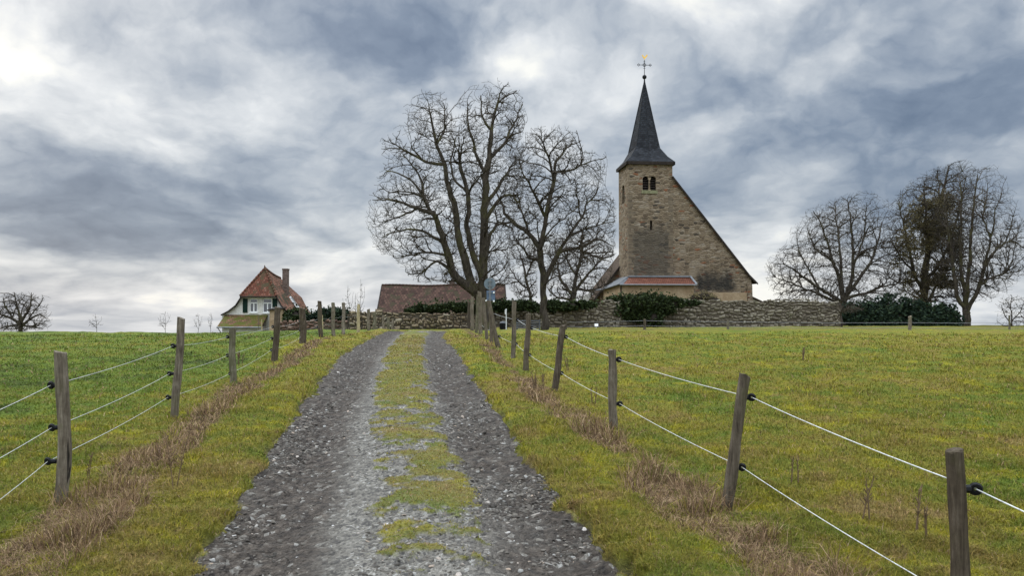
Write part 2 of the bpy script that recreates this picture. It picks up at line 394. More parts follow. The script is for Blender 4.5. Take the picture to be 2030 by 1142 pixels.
def rubble(scale, cols, mortar, mort_w=.07, stains=(), bump=.06, stain_col=(.045, .045, .042), red=0.0):
    def f(t):
        uv = uvnode(t); o = objco(t)
        wv = t.n('ShaderNodeTexNoise', {'Vector': uv, 'Scale': 1.6, 'Detail': 3}).outputs['Color']
        q = t.add(t.scale(uv, scale), t.scale(t.add(wv, (-.5, -.5, -.5)), (1.0, .9, 0)))
        v = t.n('ShaderNodeTexVoronoi', {'Vector': q, 'Scale': 1.0, 'Randomness': .82}, voronoi_dimensions='2D')
        e = t.n('ShaderNodeTexVoronoi', {'Vector': q, 'Scale': 1.0, 'Randomness': .82}, voronoi_dimensions='2D', feature='DISTANCE_TO_EDGE')
        cs = t.sep(v.outputs['Color'])
        fine = t.noise(uv, 9, 5, .65); big = t.noise(t.add(uv, (5, 9, 0)), .45, 5, .6)
        k = t.m('ADD', t.m('MULTIPLY', cs[0], .62), t.m('ADD', t.m('MULTIPLY', fine, .30), t.m('MULTIPLY', t.m('SUBTRACT', big, .5), 1.1)))
        col = t.ramp(k, cols)
        if red: col = t.mix(t.mapr(cs[1], 1 - red, 1 - red * .6), col, (.17, .075, .040))
        col = t.mix(1.0, col, t.ramp(t.noise(t.add(uv, (3, 1, 0)), 3.2, 4, .6), [(.3, (.72, .72, .74)), (.68, (1.18, 1.16, 1.1))]), 'MULTIPLY')
        holes = t.mapr(cs[2], .955, .965)
        col = t.mix(t.m('MULTIPLY', holes, .8), col, (.03, .026, .022))
        mm = t.mapr(t.m('ADD', e.outputs['Distance'], t.m('MULTIPLY', t.m('SUBTRACT', fine, .5), .1)), mort_w * .4, mort_w * 1.6, 1.0, 0.0)
        col = t.mix(mm, col, mortar)
        for (x0, x1, z0, z1, amt, sc) in stains:   # weathered, lichen-darkened stone
            X, Y, Z = t.sep(o)
            nz = t.m('MULTIPLY', t.m('SUBTRACT', t.noise(o, 1.1, 6, .7), .5), 2.0)
            mx = t.m('MULTIPLY', t.mapr(t.m('ADD', X, t.m('MULTIPLY', nz, .6)), x0 - .35, x0 + .35), t.mapr(t.m('ADD', X, nz), x1 - .4, x1 + .4, 1.0, 0.0))
            mz = t.m('MULTIPLY', t.mapr(t.m('ADD', Z, nz), z0 - .5, z0 + .5), t.mapr(t.m('ADD', Z, t.m('MULTIPLY', nz, 1.6)), z1 - 1.2, z1 + .8, 1.0, 0.0))
            s = t.m('MULTIPLY', t.m('MULTIPLY', mx, mz), t.mapr(t.noise(o, 2.0, 6, .75), .30, .58, amt * .72, amt))
            col = t.mix(s, col, sc)
        h = t.m('ADD', t.mapr(e.outputs['Distance'], 0.0, .25), t.m('ADD', t.m('MULTIPLY', fine, .5), t.m('MULTIPLY', cs[1], .5)))
        return dict(c=col, bump=h, dist=bump, str=.8)
    return f
def tiles(du, dv, cols, moss=0.0, mosscol=(.07, .075, .02), bump=.04, patch=.5):
    def f(t):
        uv = uvnode(t)
        wv = t.n('ShaderNodeTexNoise', {'Vector': uv, 'Scale': .8, 'Detail': 3}).outputs['Color']
        q = t.add(uv, t.scale(t.add(wv, (-.5, -.5, -.5)), (.10, .12, 0)))
        b = t.n('ShaderNodeTexBrick', {'Vector': q, 'Color1': (0, 0, 0), 'Color2': (1, 1, 1), 'Mortar': (.5, .5, .5), 'Scale': 1.0, 'Mortar Size': .03 * dv / .3, 'Mortar Smooth': .3, 'Brick Width': du, 'Row Height': dv})
        b.offset = .5
        k = t.m('ADD', t.m('MULTIPLY', t.sep(b.outputs['Color'])[0], .45), t.m('ADD', t.m('MULTIPLY', t.noise(uv, 1.2, 5, .65), patch), t.m('MULTIPLY', t.noise(uv, 9, 4, .7), .25)))
        col = t.ramp(k, cols)
        vv = t.m('FRACT', t.m('DIVIDE', t.sep(q)[1], dv))
        col = t.mix(t.m('MULTIPLY', b.outputs['Fac'], .75), col, (.018, .014, .012))
        if moss:
            mk = t.mapr(t.m('ADD', t.noise(t.add(uv, (4, 8, 0)), 1.1, 6, .65), t.m('MULTIPLY', t.noise(uv, 7, 3), .18)), .60 - moss * .3, .72 - moss * .22)
            col = t.mix(mk, col, mosscol)
        h = t.m('ADD', t.m('MULTIPLY', vv, -1.0), t.m('MULTIPLY', t.noise(uv, 6, 3), .4))
        return dict(c=col, bump=h, dist=bump, str=.7)
    return f
TAN = [(.12, (.085, .063, .043)), (.32, (.142, .107, .072)), (.52, (.180, .139, .096)), (.72, (.21, .170, .126)), (.92, (.25, .215, .17))]
DRY = (.185, .143, .098)
STON = (.050, .045, .037)
def plaster(c1, c2, sc=.8):
    def f(t):
        o = objco(t); n = t.noise(o, sc, 7, .65); n2 = t.noise(o, 6, 5, .7)
        col = t.mix(t.mapr(n, .35, .65), c1, c2); col = t.mix(1, col, t.ramp(n2, [(.3, .78), (.7, 1.12)]), 'MULTIPLY')
        return dict(c=col, bump=n2, dist=.02, str=.5)
    return f
def flatcol(c, amp=.25, sc=8, **kw):
    def f(t):
        n = t.noise(objco(t), sc, 5, .65)
        return dict(c=t.mix(1, c, t.ramp(n, [(.25, 1 - amp), (.75, 1 + amp)]), 'MULTIPLY'), bump=n, dist=.008, str=.4, **kw)
    return f
M['plaster'] = material('ochre_plaster', plaster((.31, .235, .15), (.235, .165, .098)))
M['white_plaster'] = material('white_plaster', plaster((.60, .58, .53), (.47, .45, .40)))
M['slate'] = material('slate_roof', tiles(.36, .26, [(.2, (.008, .009, .011)), (.5, (.015, .017, .020)), (.85, (.028, .031, .036))], bump=.02), .75, .06)
M['lead'] = material('lead_sheet', flatcol((.075, .08, .085), .45, 2), .6, .2)
M['red_tiles'] = material('red_tiles', tiles(.24, .30, [(.2, (.075, .026, .016)), (.45, (.115, .042, .026)), (.75, (.16, .064, .040))], patch=.35), .8)
M['house_front_tiles'] = material('orange_tiles', tiles(.22, .24, [(.2, (.075, .028, .016)), (.45, (.072, .027, .017)), (.65, (.108, .038, .022)), (.9, (.15, .072, .050))], moss=.10, mosscol=(.05, .04, .022), patch=.55))
M['house_side_tiles'] = material('brown_tiles', tiles(.22, .24, [(.2, (.045, .024, .017)), (.45, (.105, .050, .032)), (.7, (.17, .080, .050)), (.95, (.25, .14, .10))], moss=.12, mosscol=(.04, .036, .022)))
M['moss_tiles'] = material('mossy_tiles', tiles(.22, .24, [(.2, (.05, .028, .018)), (.5, (.115, .06, .036)), (.8, (.17, .09, .055))], moss=.34, mosscol=(.062, .064, .014)))
M['barn_tiles'] = material('dark_brown_tiles', tiles(.30, .34, [(.2, (.020, .012, .009)), (.45, (.048, .026, .019)), (.7, (.078, .044, .031)), (.95, (.115, .070, .052))], moss=.05, mosscol=(.034, .028, .016), bump=.06, patch=.3))
M['nave_tiles'] = material('nave_tiles', tiles(.3, .34, [(.2, (.028, .020, .014)), (.5, (.056, .039, .027)), (.85, (.088, .063, .043))]))
M['wood_dark'] = material('dark_timber', flatcol((.030, .024, .02), .4, 3))
M['black'] = material('dark_inside', flatcol((.008, .008, .009), .2))
M['black_plastic'] = material('black_plastic', flatcol((.006, .006, .0065), .3, 30), .6, .15)
M['sandstone'] = material('sandstone', flatcol((.30, .235, .16), .35, 3))
M['green_stone'] = material('mossy_sill', flatcol((.16, .155, .09), .4, 4))
M['window_white'] = material('white_window_paint', flatcol((.72, .72, .70), .08), .6)
M['shutter'] = material('green_shutter', flatcol((.008, .022, .016), .35, 6), .6)
def m_glass(t): return dict(c=(.02, .025, .03))
M['glass'] = material('window_glass', m_glass, .06, .9)
M['brick'] = material('chimney_brick', tiles(.26, .09, [(.2, (.07, .048, .038)), (.6, (.12, .085, .068)), (.9, (.17, .13, .11))], bump=.01))
M['zinc'] = material('zinc', flatcol((.16, .165, .17), .35, 3, metal=.0), .6, .3)
M['iron'] = material('wrought_iron', flatcol((.014, .014, .015), .3), .7, .1)
M['gold'] = material('gilding', flatcol((.75, .47, .12), .15, 3, metal=.7), .4, .5)
def m_post(t):
    o = objco(t); X, Y, Z = t.sep(o)
    st = t.vec(t.m('MULTIPLY', X, 22), t.m('MULTIPLY', Y, 22), t.m('MULTIPLY', Z, 1.6))
    n = t.noise(st, 2.2, 6, .7, .6); n2 = t.noise(o, 9, 5, .65)
    col = t.ramp(t.m('ADD', t.m('MULTIPLY', n, .7), t.m('MULTIPLY', n2, .35)), [(.30, (.022, .018, .015)), (.45, (.070, .060, .048)), (.58, (.125, .110, .090)), (.72, (.24, .225, .20))])
    col = t.mix(t.mapr(t.noise(o, 4, 5, .65), .52, .66, 0, .45), col, (.085, .088, .045))
    crack = t.mapr(t.noise(t.scale(st, (.5, .5, .35)), 2.0, 3, .5, .4), .66, .70, 0, .85)
    orn = t.n('ShaderNodeObjectInfo').outputs['Random']
    col = t.mix(1.0, col, t.ramp(orn, [(0, (.62, .54, .46)), (.3, (1.0, .94, .84)), (.6, (1.35, 1.28, 1.15)), (.8, (.95, .97, .78)), (1, (1.5, 1.45, 1.35))]), 'MULTIPLY')
    col = t.mix(crack, col, (.010, .009, .008))
    return dict(c=col, bump=n, dist=.02, str=.9)
M['post'] = material('weathered_post', m_post, .9)
M['pale_post'] = material('pale_stake', flatcol((.30, .245, .14), .35, 5))
def m_wire(t): return dict(c=t.mix(t.mapr(t.noise(pos(t), 60, 2), .5, .6), (.46, .46, .43), (.32, .32, .30)))
M['wire'] = material('white_electric_rope', m_wire, .7)
M['wire_old'] = material('old_electric_rope', lambda t: dict(c=t.mix(t.mapr(t.noise(pos(t), 60, 2), .5, .6), (.36, .36, .32), (.24, .24, .22))))
M['thin_wire'] = material('grey_wire', flatcol((.22, .22, .22), .2))
def bark(c1, c2, mosscol, amt):
    def f(t):
        o = pos(t); st = t.scale(o, (3, 3, .8))
        n = t.noise(st, 2.4, 6, .7, .4); k = t.noise(o, .9, 5, .6)
        col = t.mix(t.mapr(n, .35, .65), c1, c2)
        return dict(c=t.mix(t.mapr(k, .50, .62, 0, amt), col, mosscol), bump=n, dist=.06, str=.9)
    return f
M['bark'] = material('bark', bark((.028, .023, .018), (.075, .062, .048), (.085, .080, .032), .55))
M['twig'] = material('twigs', bark((.032, .026, .020), (.062, .050, .038), (.06, .052, .024), .25))
M['twig_green'] = material('lichen_twigs', bark((.026, .021, .016), (.056, .046, .034), (.075, .068, .03), .5))
M['twig_grey'] = material('pale_twigs', bark((.034, .028, .022), (.070, .058, .047), (.075, .066, .038), .3))
def leafmat(cols, tr=.12):
    def f(t):
        r = t.attr('rnd')['Fac']; n = t.noise(pos(t), 1.3, 4, .6)
        return dict(c=t.ramp(t.m('ADD', t.m('MULTIPLY', r, .55), t.m('MULTIPLY', n, .5)), cols), trans=tr)
    return f
M['ivy'] = material('ivy_leaves', leafmat([(.2, (.008, .012, .005)), (.5, (.019, .029, .009)), (.8, (.040, .055, .016)), (1, (.085, .10, .04))]), .75, .12)
M['yew'] = material('dark_hedge_leaves', leafmat([(.2, (.008, .014, .010)), (.5, (.017, .030, .018)), (.8, (.030, .045, .020)), (1, (.055, .07, .03))]), .75, .1)
M['ivy_brown'] = material('brown_ivy_leaves', leafmat([(.2, (.075, .060, .034)), (.5, (.135, .112, .056)), (.8, (.19, .16, .08)), (1, (.26, .22, .12))], .42), .8, .1)
M['weed'] = material('dry_weed', flatcol((.12, .082, .048), .4, 10))
M['sign_back'] = material('sign_back_metal', flatcol((.105, .135, .155), .25, 5), .55, .4)
M['sign_blue'] = material('sign_plate_back', flatcol((.07, .105, .16), .25, 5), .55, .4)
M['white_metal'] = material('white_metal', flatcol((.68, .68, .66), .1), .5)
M['grey_rail'] = material('grey_rail', flatcol((.12, .125, .13), .3, 3), .7)

# ------------------------------------------------------------------ the setting: pasture and track
def grow(a, b, d0, k):
    v = [a]; d = d0
    while v[-1] < b: v.append(v[-1] + d); d *= k
    return v
def nearest_poly(x, y, poly):
    best = np.full(np.shape(x), 1e9)
    for (ax, ay), (bx, by) in zip(poly[:-1], poly[1:]):
        ux, uy = bx - ax, by - ay; q = np.clip(((x - ax) * ux + (y - ay) * uy) / (ux * ux + uy * uy), 0, 1)
        best = np.minimum(best, np.hypot(x - ax - q * ux, y - ay - q * uy))
    return best
LPOST = [(118, 1005, 119, 698, 24), (346, 832, 360, 630, 15), (462, 757, 460, 650, 13), (545, 718, 552, 609, 12), (601, 682, 600, 611, 13),
         (636, 668, 633, 597, 8.5), (661, 667, 660, 600, 7.5), (681, 664, 681, 600, 7)]
RPOST_NEAR = (1912, 1318, 1893, 893, 33)
RPOST = [(1440, 1005, 1477, 743, 22), (1216, 858, 1213, 693, 17), (1099, 778, 1116, 645, 13), (1042, 735, 1048, 622, 11), (1017, 710, 1020, 597, 9),
         (988, 690, 968, 596, 9), (975, 680, 971, 596, 7), (965, 672, 958, 590, 6.5), (953, 664, 951, 578, 8), (944, 660, 948, 586, 6), (936, 657, 936, 588, 7), (929, 655, 930, 600, 6)]
lb = [tuple(hit(p[0], p[1])[:2]) for p in LPOST]; rb = [tuple(hit(p[0], p[1])[:2]) for p in RPOST]
rnear = P(RPOST_NEAR[0], RPOST_NEAR[1], 3.45)
lline = [(-2.6, 2.6)] + lb; rline = [(2.2, .5), (rnear[0], rnear[1])] + rb
ll2 = [(x + .32, y) for x, y in lline]; rl2 = [(x - .30, y) for x, y in rline]
def dry_mask(x, y):
    x = np.asarray(x, float); y = np.asarray(y, float)
    wob = .35 * (fbm(x * 1.1 + 7, y * 1.1, 71, 4) - .5)
    l = np.exp(-((nearest_poly(x, y, ll2) + wob) / .31) ** 2); r = np.exp(-((nearest_poly(x, y, rl2) + wob) / (.40 - .12 * sstep(y, 5, 9))) ** 2) * (1 - .10 * sstep(y, 7, 11))
    v = np.maximum(l, r) * (.05 + 1.75 * fbm(x * 2.0, y * 1.1, 73, 4)) + .30 * np.maximum(l, r) * (fbm(x * 7, y * 5, 74, 2) - .5)
    foot = np.clip(fbm(x * .8, y * .8, 75, 4) * 1.6 - .35, 0, 1) * sstep(y, 52, 60) * .7
    return np.clip(np.maximum(sstep(v, .34, .92) * .92, foot), 0, 1)
def lush_mask(x, y):
    x = np.asarray(x, float); y = np.asarray(y, float)
    left = sstep(np.interp(y, [p[1] for p in lline], [p[0] for p in lline]) - x, -.3, 1.2)
    verge = 1 - sstep(np.abs(track_u(x, y)) - track_w(y), .2, 1.6)
    v = .42 + .36 * left * sstep(y, 7, 16) + .10 * left + .12 * sstep(y, 20, 40) * (1 - left) - .10 * verge - .06 * verge * sstep(y, 14, 26)
    return v + (fbm(x * .25, y * .25, 77, 3) - .5) * .5

xs = sorted(set([-v for v in grow(9, 3000, .10, 1.035)] + list(np.arange(-9, 9.01, .05)) + grow(9, 3000, .10, 1.035)))
ys = sorted(set([-v for v in grow(0, 200, .6, 1.2)] + list(np.arange(.2, 2.4, .2)) + list(np.arange(2.4, 12, .045)) + grow(12, 3100, .047, 1.0105)))
X, Y = np.meshgrid(np.array(xs), np.array(ys)); nx, ny = len(xs), len(ys)
Z = ground_z(X, Y)
V = np.stack([X, Y, Z], -1).reshape(-1, 3)
i = np.arange(nx * ny).reshape(ny, nx)
q = np.stack([i[:-1, :-1], i[:-1, 1:], i[1:, 1:], i[1:, :-1]], -1).reshape(-1, 4)
g = npmesh('ground', V, q, np.full(len(q), 4), M['ground'], smooth=True,
           attrs=dict(lush=lush_mask(X, Y).ravel(), dry=dry_mask(X, Y).ravel(), track=track_mask(X, Y).ravel()))
g['kind'] = 'structure'
us = np.linspace(-1.75, 1.75, 118); ty = np.array(list(np.arange(1.0, 3.4, .12)) + list(np.arange(3.4, 10, .03)) + grow(10, 50, .031, 1.0065))
U, TY = np.meshgrid(us, ty); TX = U + track_c(TY); TZ = track_z(TX, TY)
i = np.arange(U.size).reshape(U.shape)
q = np.stack([i[:-1, :-1], i[:-1, 1:], i[1:, 1:], i[1:, :-1]], -1).reshape(-1, 4)
rutv = np.clip(np.exp(-((U + .88) / .44) ** 4) + np.exp(-((U - .92) / .40) ** 4) * (.75 + .25 * sstep(TY, 4, 9)) + .6 * sstep(np.abs(U) - track_w(TY), -.25, 0), 0, 1) * (.62 + .8 * (fbm(TX * 1.2, TY * .7, 91, 4) - .3))
tr = npmesh('dirt_track', np.stack([TX, TY, TZ], -1).reshape(-1, 3), q, np.full(len(q), 4), M['track'], smooth=True,
            attrs=dict(moss=moss_on_track(TX, TY).ravel(), rut=np.clip(rutv, 0, 1).ravel()))
tr['kind'] = 'structure'

def blades(name, x, y, h, wd, lean, dry, label, cat, seed=1, zoff=-.01):
    """a mass of bent grass blades: five points each"""
    r = np.random.default_rng(seed); n = len(x); z = surf(x, y) + zoff
    th = r.uniform(0, 2 * np.pi, n); ph = r.uniform(0, 2 * np.pi, n)
    a = np.stack([np.cos(th), np.sin(th), np.zeros(n)], 1) * (wd * .5)[:, None]
    b = np.stack([np.cos(ph), np.sin(ph), np.zeros(n)], 1)
    p = np.stack([x, y, z], 1); up = np.array([0, 0, 1.0])
    mid = p + up * (h * .58)[:, None] + b * (h * lean * .35)[:, None]
    top = p + up * (h * (1 - .35 * np.minimum(lean, 1.6)))[:, None] + b * (h * lean)[:, None]
    V = np.stack([p - a, p + a, mid - a * .8, mid + a * .8, top], 1).reshape(-1, 3)
    k = (np.arange(n) * 5)[:, None]
    idx = (k + np.array([[0, 1, 3, 2, 2, 3, 4]])).ravel(); tot = np.tile([4, 3], n)
    rnd = np.repeat(r.random(n), 5)
    o = npmesh(name, V, idx, tot, M['blade'], attrs=dict(rnd=rnd, dry=np.repeat(dry, 5), lush=np.repeat(lush_mask(x, y), 5)))
    return tag(o, label, cat, kind='stuff')
def screen_points(n, py0, py1, seed, px0=-160, px1=2190):
    r = np.random.default_rng(seed); py = r.uniform(py0, py1, n); px = r.uniform(px0, px1, n)
    d = F * 1.6 / (py - 571); return (px - 1015) / F * d, d, r
# short pasture turf
x, y, r = screen_points(GN(620000), 657, 1230, 3)
tm = track_mask(x, y); keep = tm < .35; x, y = x[keep], y[keep]
clump = fbm(x * 2.1, y * 2.1, 61, 3); n = len(x); dm = dry_mask(x, y)
h = (.016 + .028 * r.random(n) + .022 * sstep(clump, .52, .74) + .03 * (r.random(n) < .02)) * (1 + .03 * y) * np.where(dm > .5, .8, 1)
wd = np.maximum(.0028, .00085 * y) * r.uniform(.7, 1.4, n)
dry = ((r.random(n) < dm * .85) | (r.random(n) < .07)).astype(float)
blades('pasture_grass', x, y, h, wd, r.uniform(.2, 1.5, n), dry, 'short green and yellowish grass all over the two pastures and verges', 'grass', 5)
# straw along both fences
x, y, r = screen_points(GN(420000), 660, 1260, 8)
dm = dry_mask(x, y); keep = (r.random(len(x)) < dm) & (track_mask(x, y) < .3) & (y < 34); x, y, dm = x[keep], y[keep], dm[keep]
n = len(x); tuft = sstep(fbm(x * 2.6, y * 2.6, 63, 3), .46, .70)
h = (.035 + .05 * r.random(n) + .19 * tuft * r.random(n)) * np.where(x > 0, 1.15, .95)
wd = np.maximum(.0030, .0008 * y) * r.uniform(.6, 1.3, n)
blades('dead_grass', x, y, h, wd, np.where(tuft * r.random(n) > .4, r.uniform(.15, .8, n), r.uniform(.5, 1.9, n)), (r.random(n) < .86).astype(float), 'matted brown dead grass in strips along both wire fences', 'dead grass', 9)
# moss and grass between the ruts
n0 = GN(230000); r = np.random.default_rng(14); d = F * 1.6 / (r.uniform(662, 1230, n0) - 571); uu = r.uniform(-1.35, 1.35, n0)
x = uu + track_c(d); y = d
keep = r.random(n0) < moss_on_track(x, y) ** 1.5 * .8; x, y = x[keep], y[keep]; n = len(x)
h = (.012 + .026 * r.random(n)) * (1 + .03 * y)
blades('track_moss_grass', x, y, h * .75, np.maximum(.003, .0008 * y) * r.uniform(.7, 1.3, n), r.uniform(.3, 1.6, n), (r.random(n) < .22).astype(float), 'low mossy grass growing in patches between the wheel ruts', 'moss', 15)
# loose slate chips on the track
n0 = GN(70000); r = np.random.default_rng(21); d = F * 1.6 / (r.uniform(700, 1230, n0) - 571); uu = r.uniform(-1.3, 1.3, n0)
x = uu + track_c(d); y = d; ms = moss_on_track(x, y); cl = fbm(x * 1.6, y * 1.1, 81, 3)
keep = (r.random(n0) > ms * .9) & (np.abs(uu) < track_w(y) - .02) & (r.random(n0) < (.05 + .8 * sstep(cl, .45, .62)) * (.25 + .75 * sstep(np.abs(uu), .35, .7))); x, y = x[keep], y[keep]; n = len(x)
sz = (.005 + .016 * r.random(n) ** 4 + .014 * (r.random(n) < .004)) * (1 + .055 * y); k6 = 6
th = np.linspace(0, 2 * np.pi, k6, endpoint=False)[None, :] + r.uniform(0, 6.28, n)[:, None]
rad = sz[:, None] * r.uniform(.6, 1.25, (n, k6)); asp = r.uniform(.45, 1.0, n)[:, None]; rot = r.uniform(0, 6.28, n)
lx = rad * np.cos(th); ly = rad * np.sin(th) * asp
ex = lx * np.cos(rot)[:, None] - ly * np.sin(rot)[:, None]; ey = lx * np.sin(rot)[:, None] + ly * np.cos(rot)[:, None]
tx = r.normal(0, .2, n)[:, None]; tyy = r.normal(0, .2, n)[:, None]; zz = track_z(x, y)[:, None]; hh = (sz * r.uniform(.10, .28, n))[:, None]
top = np.stack([x[:, None] + ex * .85, y[:, None] + ey * .85, zz + hh + ex * tx + ey * tyy], -1)
bot = np.stack([x[:, None] + ex, y[:, None] + ey, zz - hh * .4 + ex * tx + ey * tyy], -1)
V = np.concatenate([bot, top], 1).reshape(-1, 3); k = (np.arange(n) * 12)[:, None]
side = np.concatenate([[j, (j + 1) % 6, 6 + (j + 1) % 6, 6 + j] for j in range(6)])
idx = (k + np.concatenate([np.arange(6, 12), side])[None, :]).ravel(); tot = np.tile([6] + [4] * 6, n)
tag(npmesh('gravel', V, idx, tot, M['chip'], attrs=dict(rnd=np.repeat(r.random(n) ** (1 + .9 * sstep(np.abs(x - track_c(y)), .5, .9)), 12))), 'loose grey slate chips scattered over the farm track', 'gravel', kind='stuff')

# ------------------------------------------------------------------ church
CH = R(5); CO = P(1247, 640, 90.0); CZ = -.4
church = thing('church', 'old stone village church with a slate spire on its square tower', 'church', (CO[0], CO[1], CZ), CH)
cex = np.array([math.cos(CH), math.sin(CH), 0]); cey = np.array([-math.sin(CH), math.cos(CH), 0])
def CP(px, py, Yl=0.0):          # church coordinates of the point seen at (px,py) on the plane Y = Yl
    d = ray(px, py); o = np.array([CO[0], CO[1], 0]); s = (Yl - (EYE - o) @ cey) / (d @ cey); p = EYE + d * s
    return float((p - o) @ cex), float(p[2] - CZ)
def wall_panel(mb, fn, u0, u1, z0, z1, holes, depth, back=None, arch=True):
    """wall face with real recessed openings; fn(u, z, d) gives the point d metres behind the face"""
    us = sorted({u0, u1, *[h[0] for h in holes], *[h[1] for h in holes]}); zs = sorted({z0, z1, *[h[2] for h in holes], *[h[3] for h in holes]})
    for a, b in zip(us[:-1], us[1:]):
        for c, d in zip(zs[:-1], zs[1:]):
            if any(h[0] <= a and b <= h[1] and h[2] <= c and d <= h[3] for h in holes): continue
            mb.poly([fn(a, c, 0), fn(b, c, 0), fn(b, d, 0), fn(a, d, 0)])
    for (a, b, c, d) in holes:
        m = (a + b) / 2; rr = (b - a) / 2
        if arch:
            arc = [(m + rr * math.cos(q), d - rr + rr * math.sin(q)) for q in np.linspace(0, math.pi, 13)]
            mb.poly([fn(b, d, 0)] + [fn(m, d, 0)] + [fn(u, z, 0) for u, z in arc[6::-1]])
            mb.poly([fn(a, d, 0)] + [fn(u, z, 0) for u, z in arc[:5:-1]] + [fn(m, d, 0)])
            out_ = [(b, c)] + arc + [(a, c)]
        else: out_ = [(b, c), (b, d), (a, d), (a, c)]
        for (p, q_) in zip(out_, out_[1:] + out_[:1]):
            mb.poly([fn(*p, 0), fn(*q_, 0), fn(*q_, depth), fn(*p, depth)])
TX1, _ = CP(1333.5, 420); TD = 5.0; TE = CP(1290, 323)[1]
M['church'] = material('church_stone', rubble((1.7, 4.6, 1), TAN, DRY, .05, bump=.05, stains=[(.4, 5.0, CP(1290, 548)[1], CP(1290, 446)[1], .72, STON), (CP(1381, 560)[0], CP(1456, 560)[0], CP(1400, 578)[1], CP(1400, 538)[1], 1.0, (.030, .027, .023))], red=.06), .95, .1)
mb = MB()
b1 = CP(1274, 377) + CP(1286.5, 349); b2 = CP(1288.8, 377) + CP(1300.5, 349)
slit = CP(1288.8, 456) + CP(1292.2, 437)
hl = [(b1[0], b1[2], b1[1], b1[3]), (b2[0], b2[2], b2[1], b2[3])]; hs = (slit[0], slit[2] + .05, slit[1], slit[3])
ff = lambda u, z, d: (u, d, z)
wall_panel(mb, ff, 0, TX1, 0, hs[3] + .4, [hs], .5, arch=False)
wall_panel(mb, ff, 0, TX1, hs[3] + .4, TE, hl, .5)
fl = lambda u, z, d: (d, u, z)        # left face, u runs backwards along Y
lw = [(TD * .40, TD * .66, CP(1232, 393)[1] - .2, CP(1232, 356)[1] - .2)]
mb2 = MB(); wall_panel(mb2, fl, 0, TD, 0, TE, lw, .45)
for f in mb2.F: mb.poly([mb2.V[i] for i in f][::-1])
mb.poly([(TX1, 0, 0), (TX1, TD, 0), (TX1, TD, TE), (TX1, 0, TE)]); mb.poly([(TX1, TD, 0), (0, TD, 0), (0, TD, TE), (TX1, TD, TE)])
tower = mb.build('tower', M['church'], church)
for h in hl + [hs]: MB().box(h[0] - .1, h[1] + .1, .52, .6, h[2] - .1, h[3] + .1).build('dark_interior', M['black'], tower)
MB().box(.47, .55, lw[0][0] - .1, lw[0][1] + .1, lw[0][2] - .1, lw[0][3] + .1).build('dark_interior', M['black'], tower)
for h in hl:                      # slanting louvre boards inside the arches
    mb = MB(); nb = 6; hh = (h[3] - h[2])
    for k in range(nb):
        z = h[2] + .06 + k * hh / nb; mb.hexa([(h[0] + .02, .20, z), (h[1] - .02, .20, z), (h[1] - .02, .42, z + .16), (h[0] + .02, .42, z + .16), (h[0] + .02, .20, z + .03), (h[1] - .02, .20, z + .03), (h[1] - .02, .42, z + .19), (h[0] + .02, .42, z + .19)])
    mb.build('louvre', M['wood_dark'], tower)
mb = MB(); h = lw[0]
for k in range(7):
    z = h[2] + .08 + k * (h[3] - h[2] - .3) / 7; mb.box(.18, .4, h[0] + .02, h[1] - .02, z, z + .04)
mb.build('louvre', M['wood_dark'], tower)
mb = MB(); xm = (hl[0][1] + hl[1][0]) / 2
mb.tube([(xm, .10, hl[0][2]), (xm, .10, hl[0][2] + .12)], .15, 8).tube([(xm, .10, hl[0][2] + .12), (xm, .10, hl[0][3] - .42)], .085, 8)
mb.hexa([(xm - .09, .0, hl[0][3] - .42), (xm + .09, 0, hl[0][3] - .42), (xm + .09, .3, hl[0][3] - .42), (xm - .09, .3, hl[0][3] - .42), (xm - .17, -.03, hl[0][3] - .2), (xm + .17, -.03, hl[0][3] - .2), (xm + .17, .45, hl[0][3] - .2), (xm - .17, .45, hl[0][3] - .2)])
mb.build('column', M['sandstone'], tower)
MB().box(hl[0][0] - .12, hl[1][1] + .15, -.10, .30, hl[0][2] - .36, hl[0][2] - .003).build('window_sill', M['green_stone'], tower)
# corner stones of the tower
mb = MB(); mbr = MB(); z = .1
for k in range(34):
    hgt = random.uniform(.34, .55); a = random.uniform(.35, .8) if k % 2 else random.uniform(.25, .45); b = .95 - a
    if z + hgt > TE - .1: break
    mb.box(-.014, a, -.014, b, z, z + hgt - .03); mbr.box(TX1 - b, TX1 + .012, -.012, a, z, z + hgt - .03); z += hgt
M['corner'] = (material('corner_sandstone', lambda t: dict(c=t.mix(.8, t.ramp(t.noise(objco(t), 1.3, 3, .5), [(.3, (.105, .066, .042)), (.5, (.145, .108, .072)), (.7, (.19, .155, .11))]), t.ramp(t.noise(t.scale(objco(t), (.7, .7, 3)), 1.2, 4, .6), [(.35, (.065, .052, .04)), (.6, (.165, .13, .09))])), bump=t.noise(objco(t), 7, 4), dist=.02)))
mb.build('corner_stones', M['corner'], tower); mbr.build('corner_stones', M['corner'], tower)
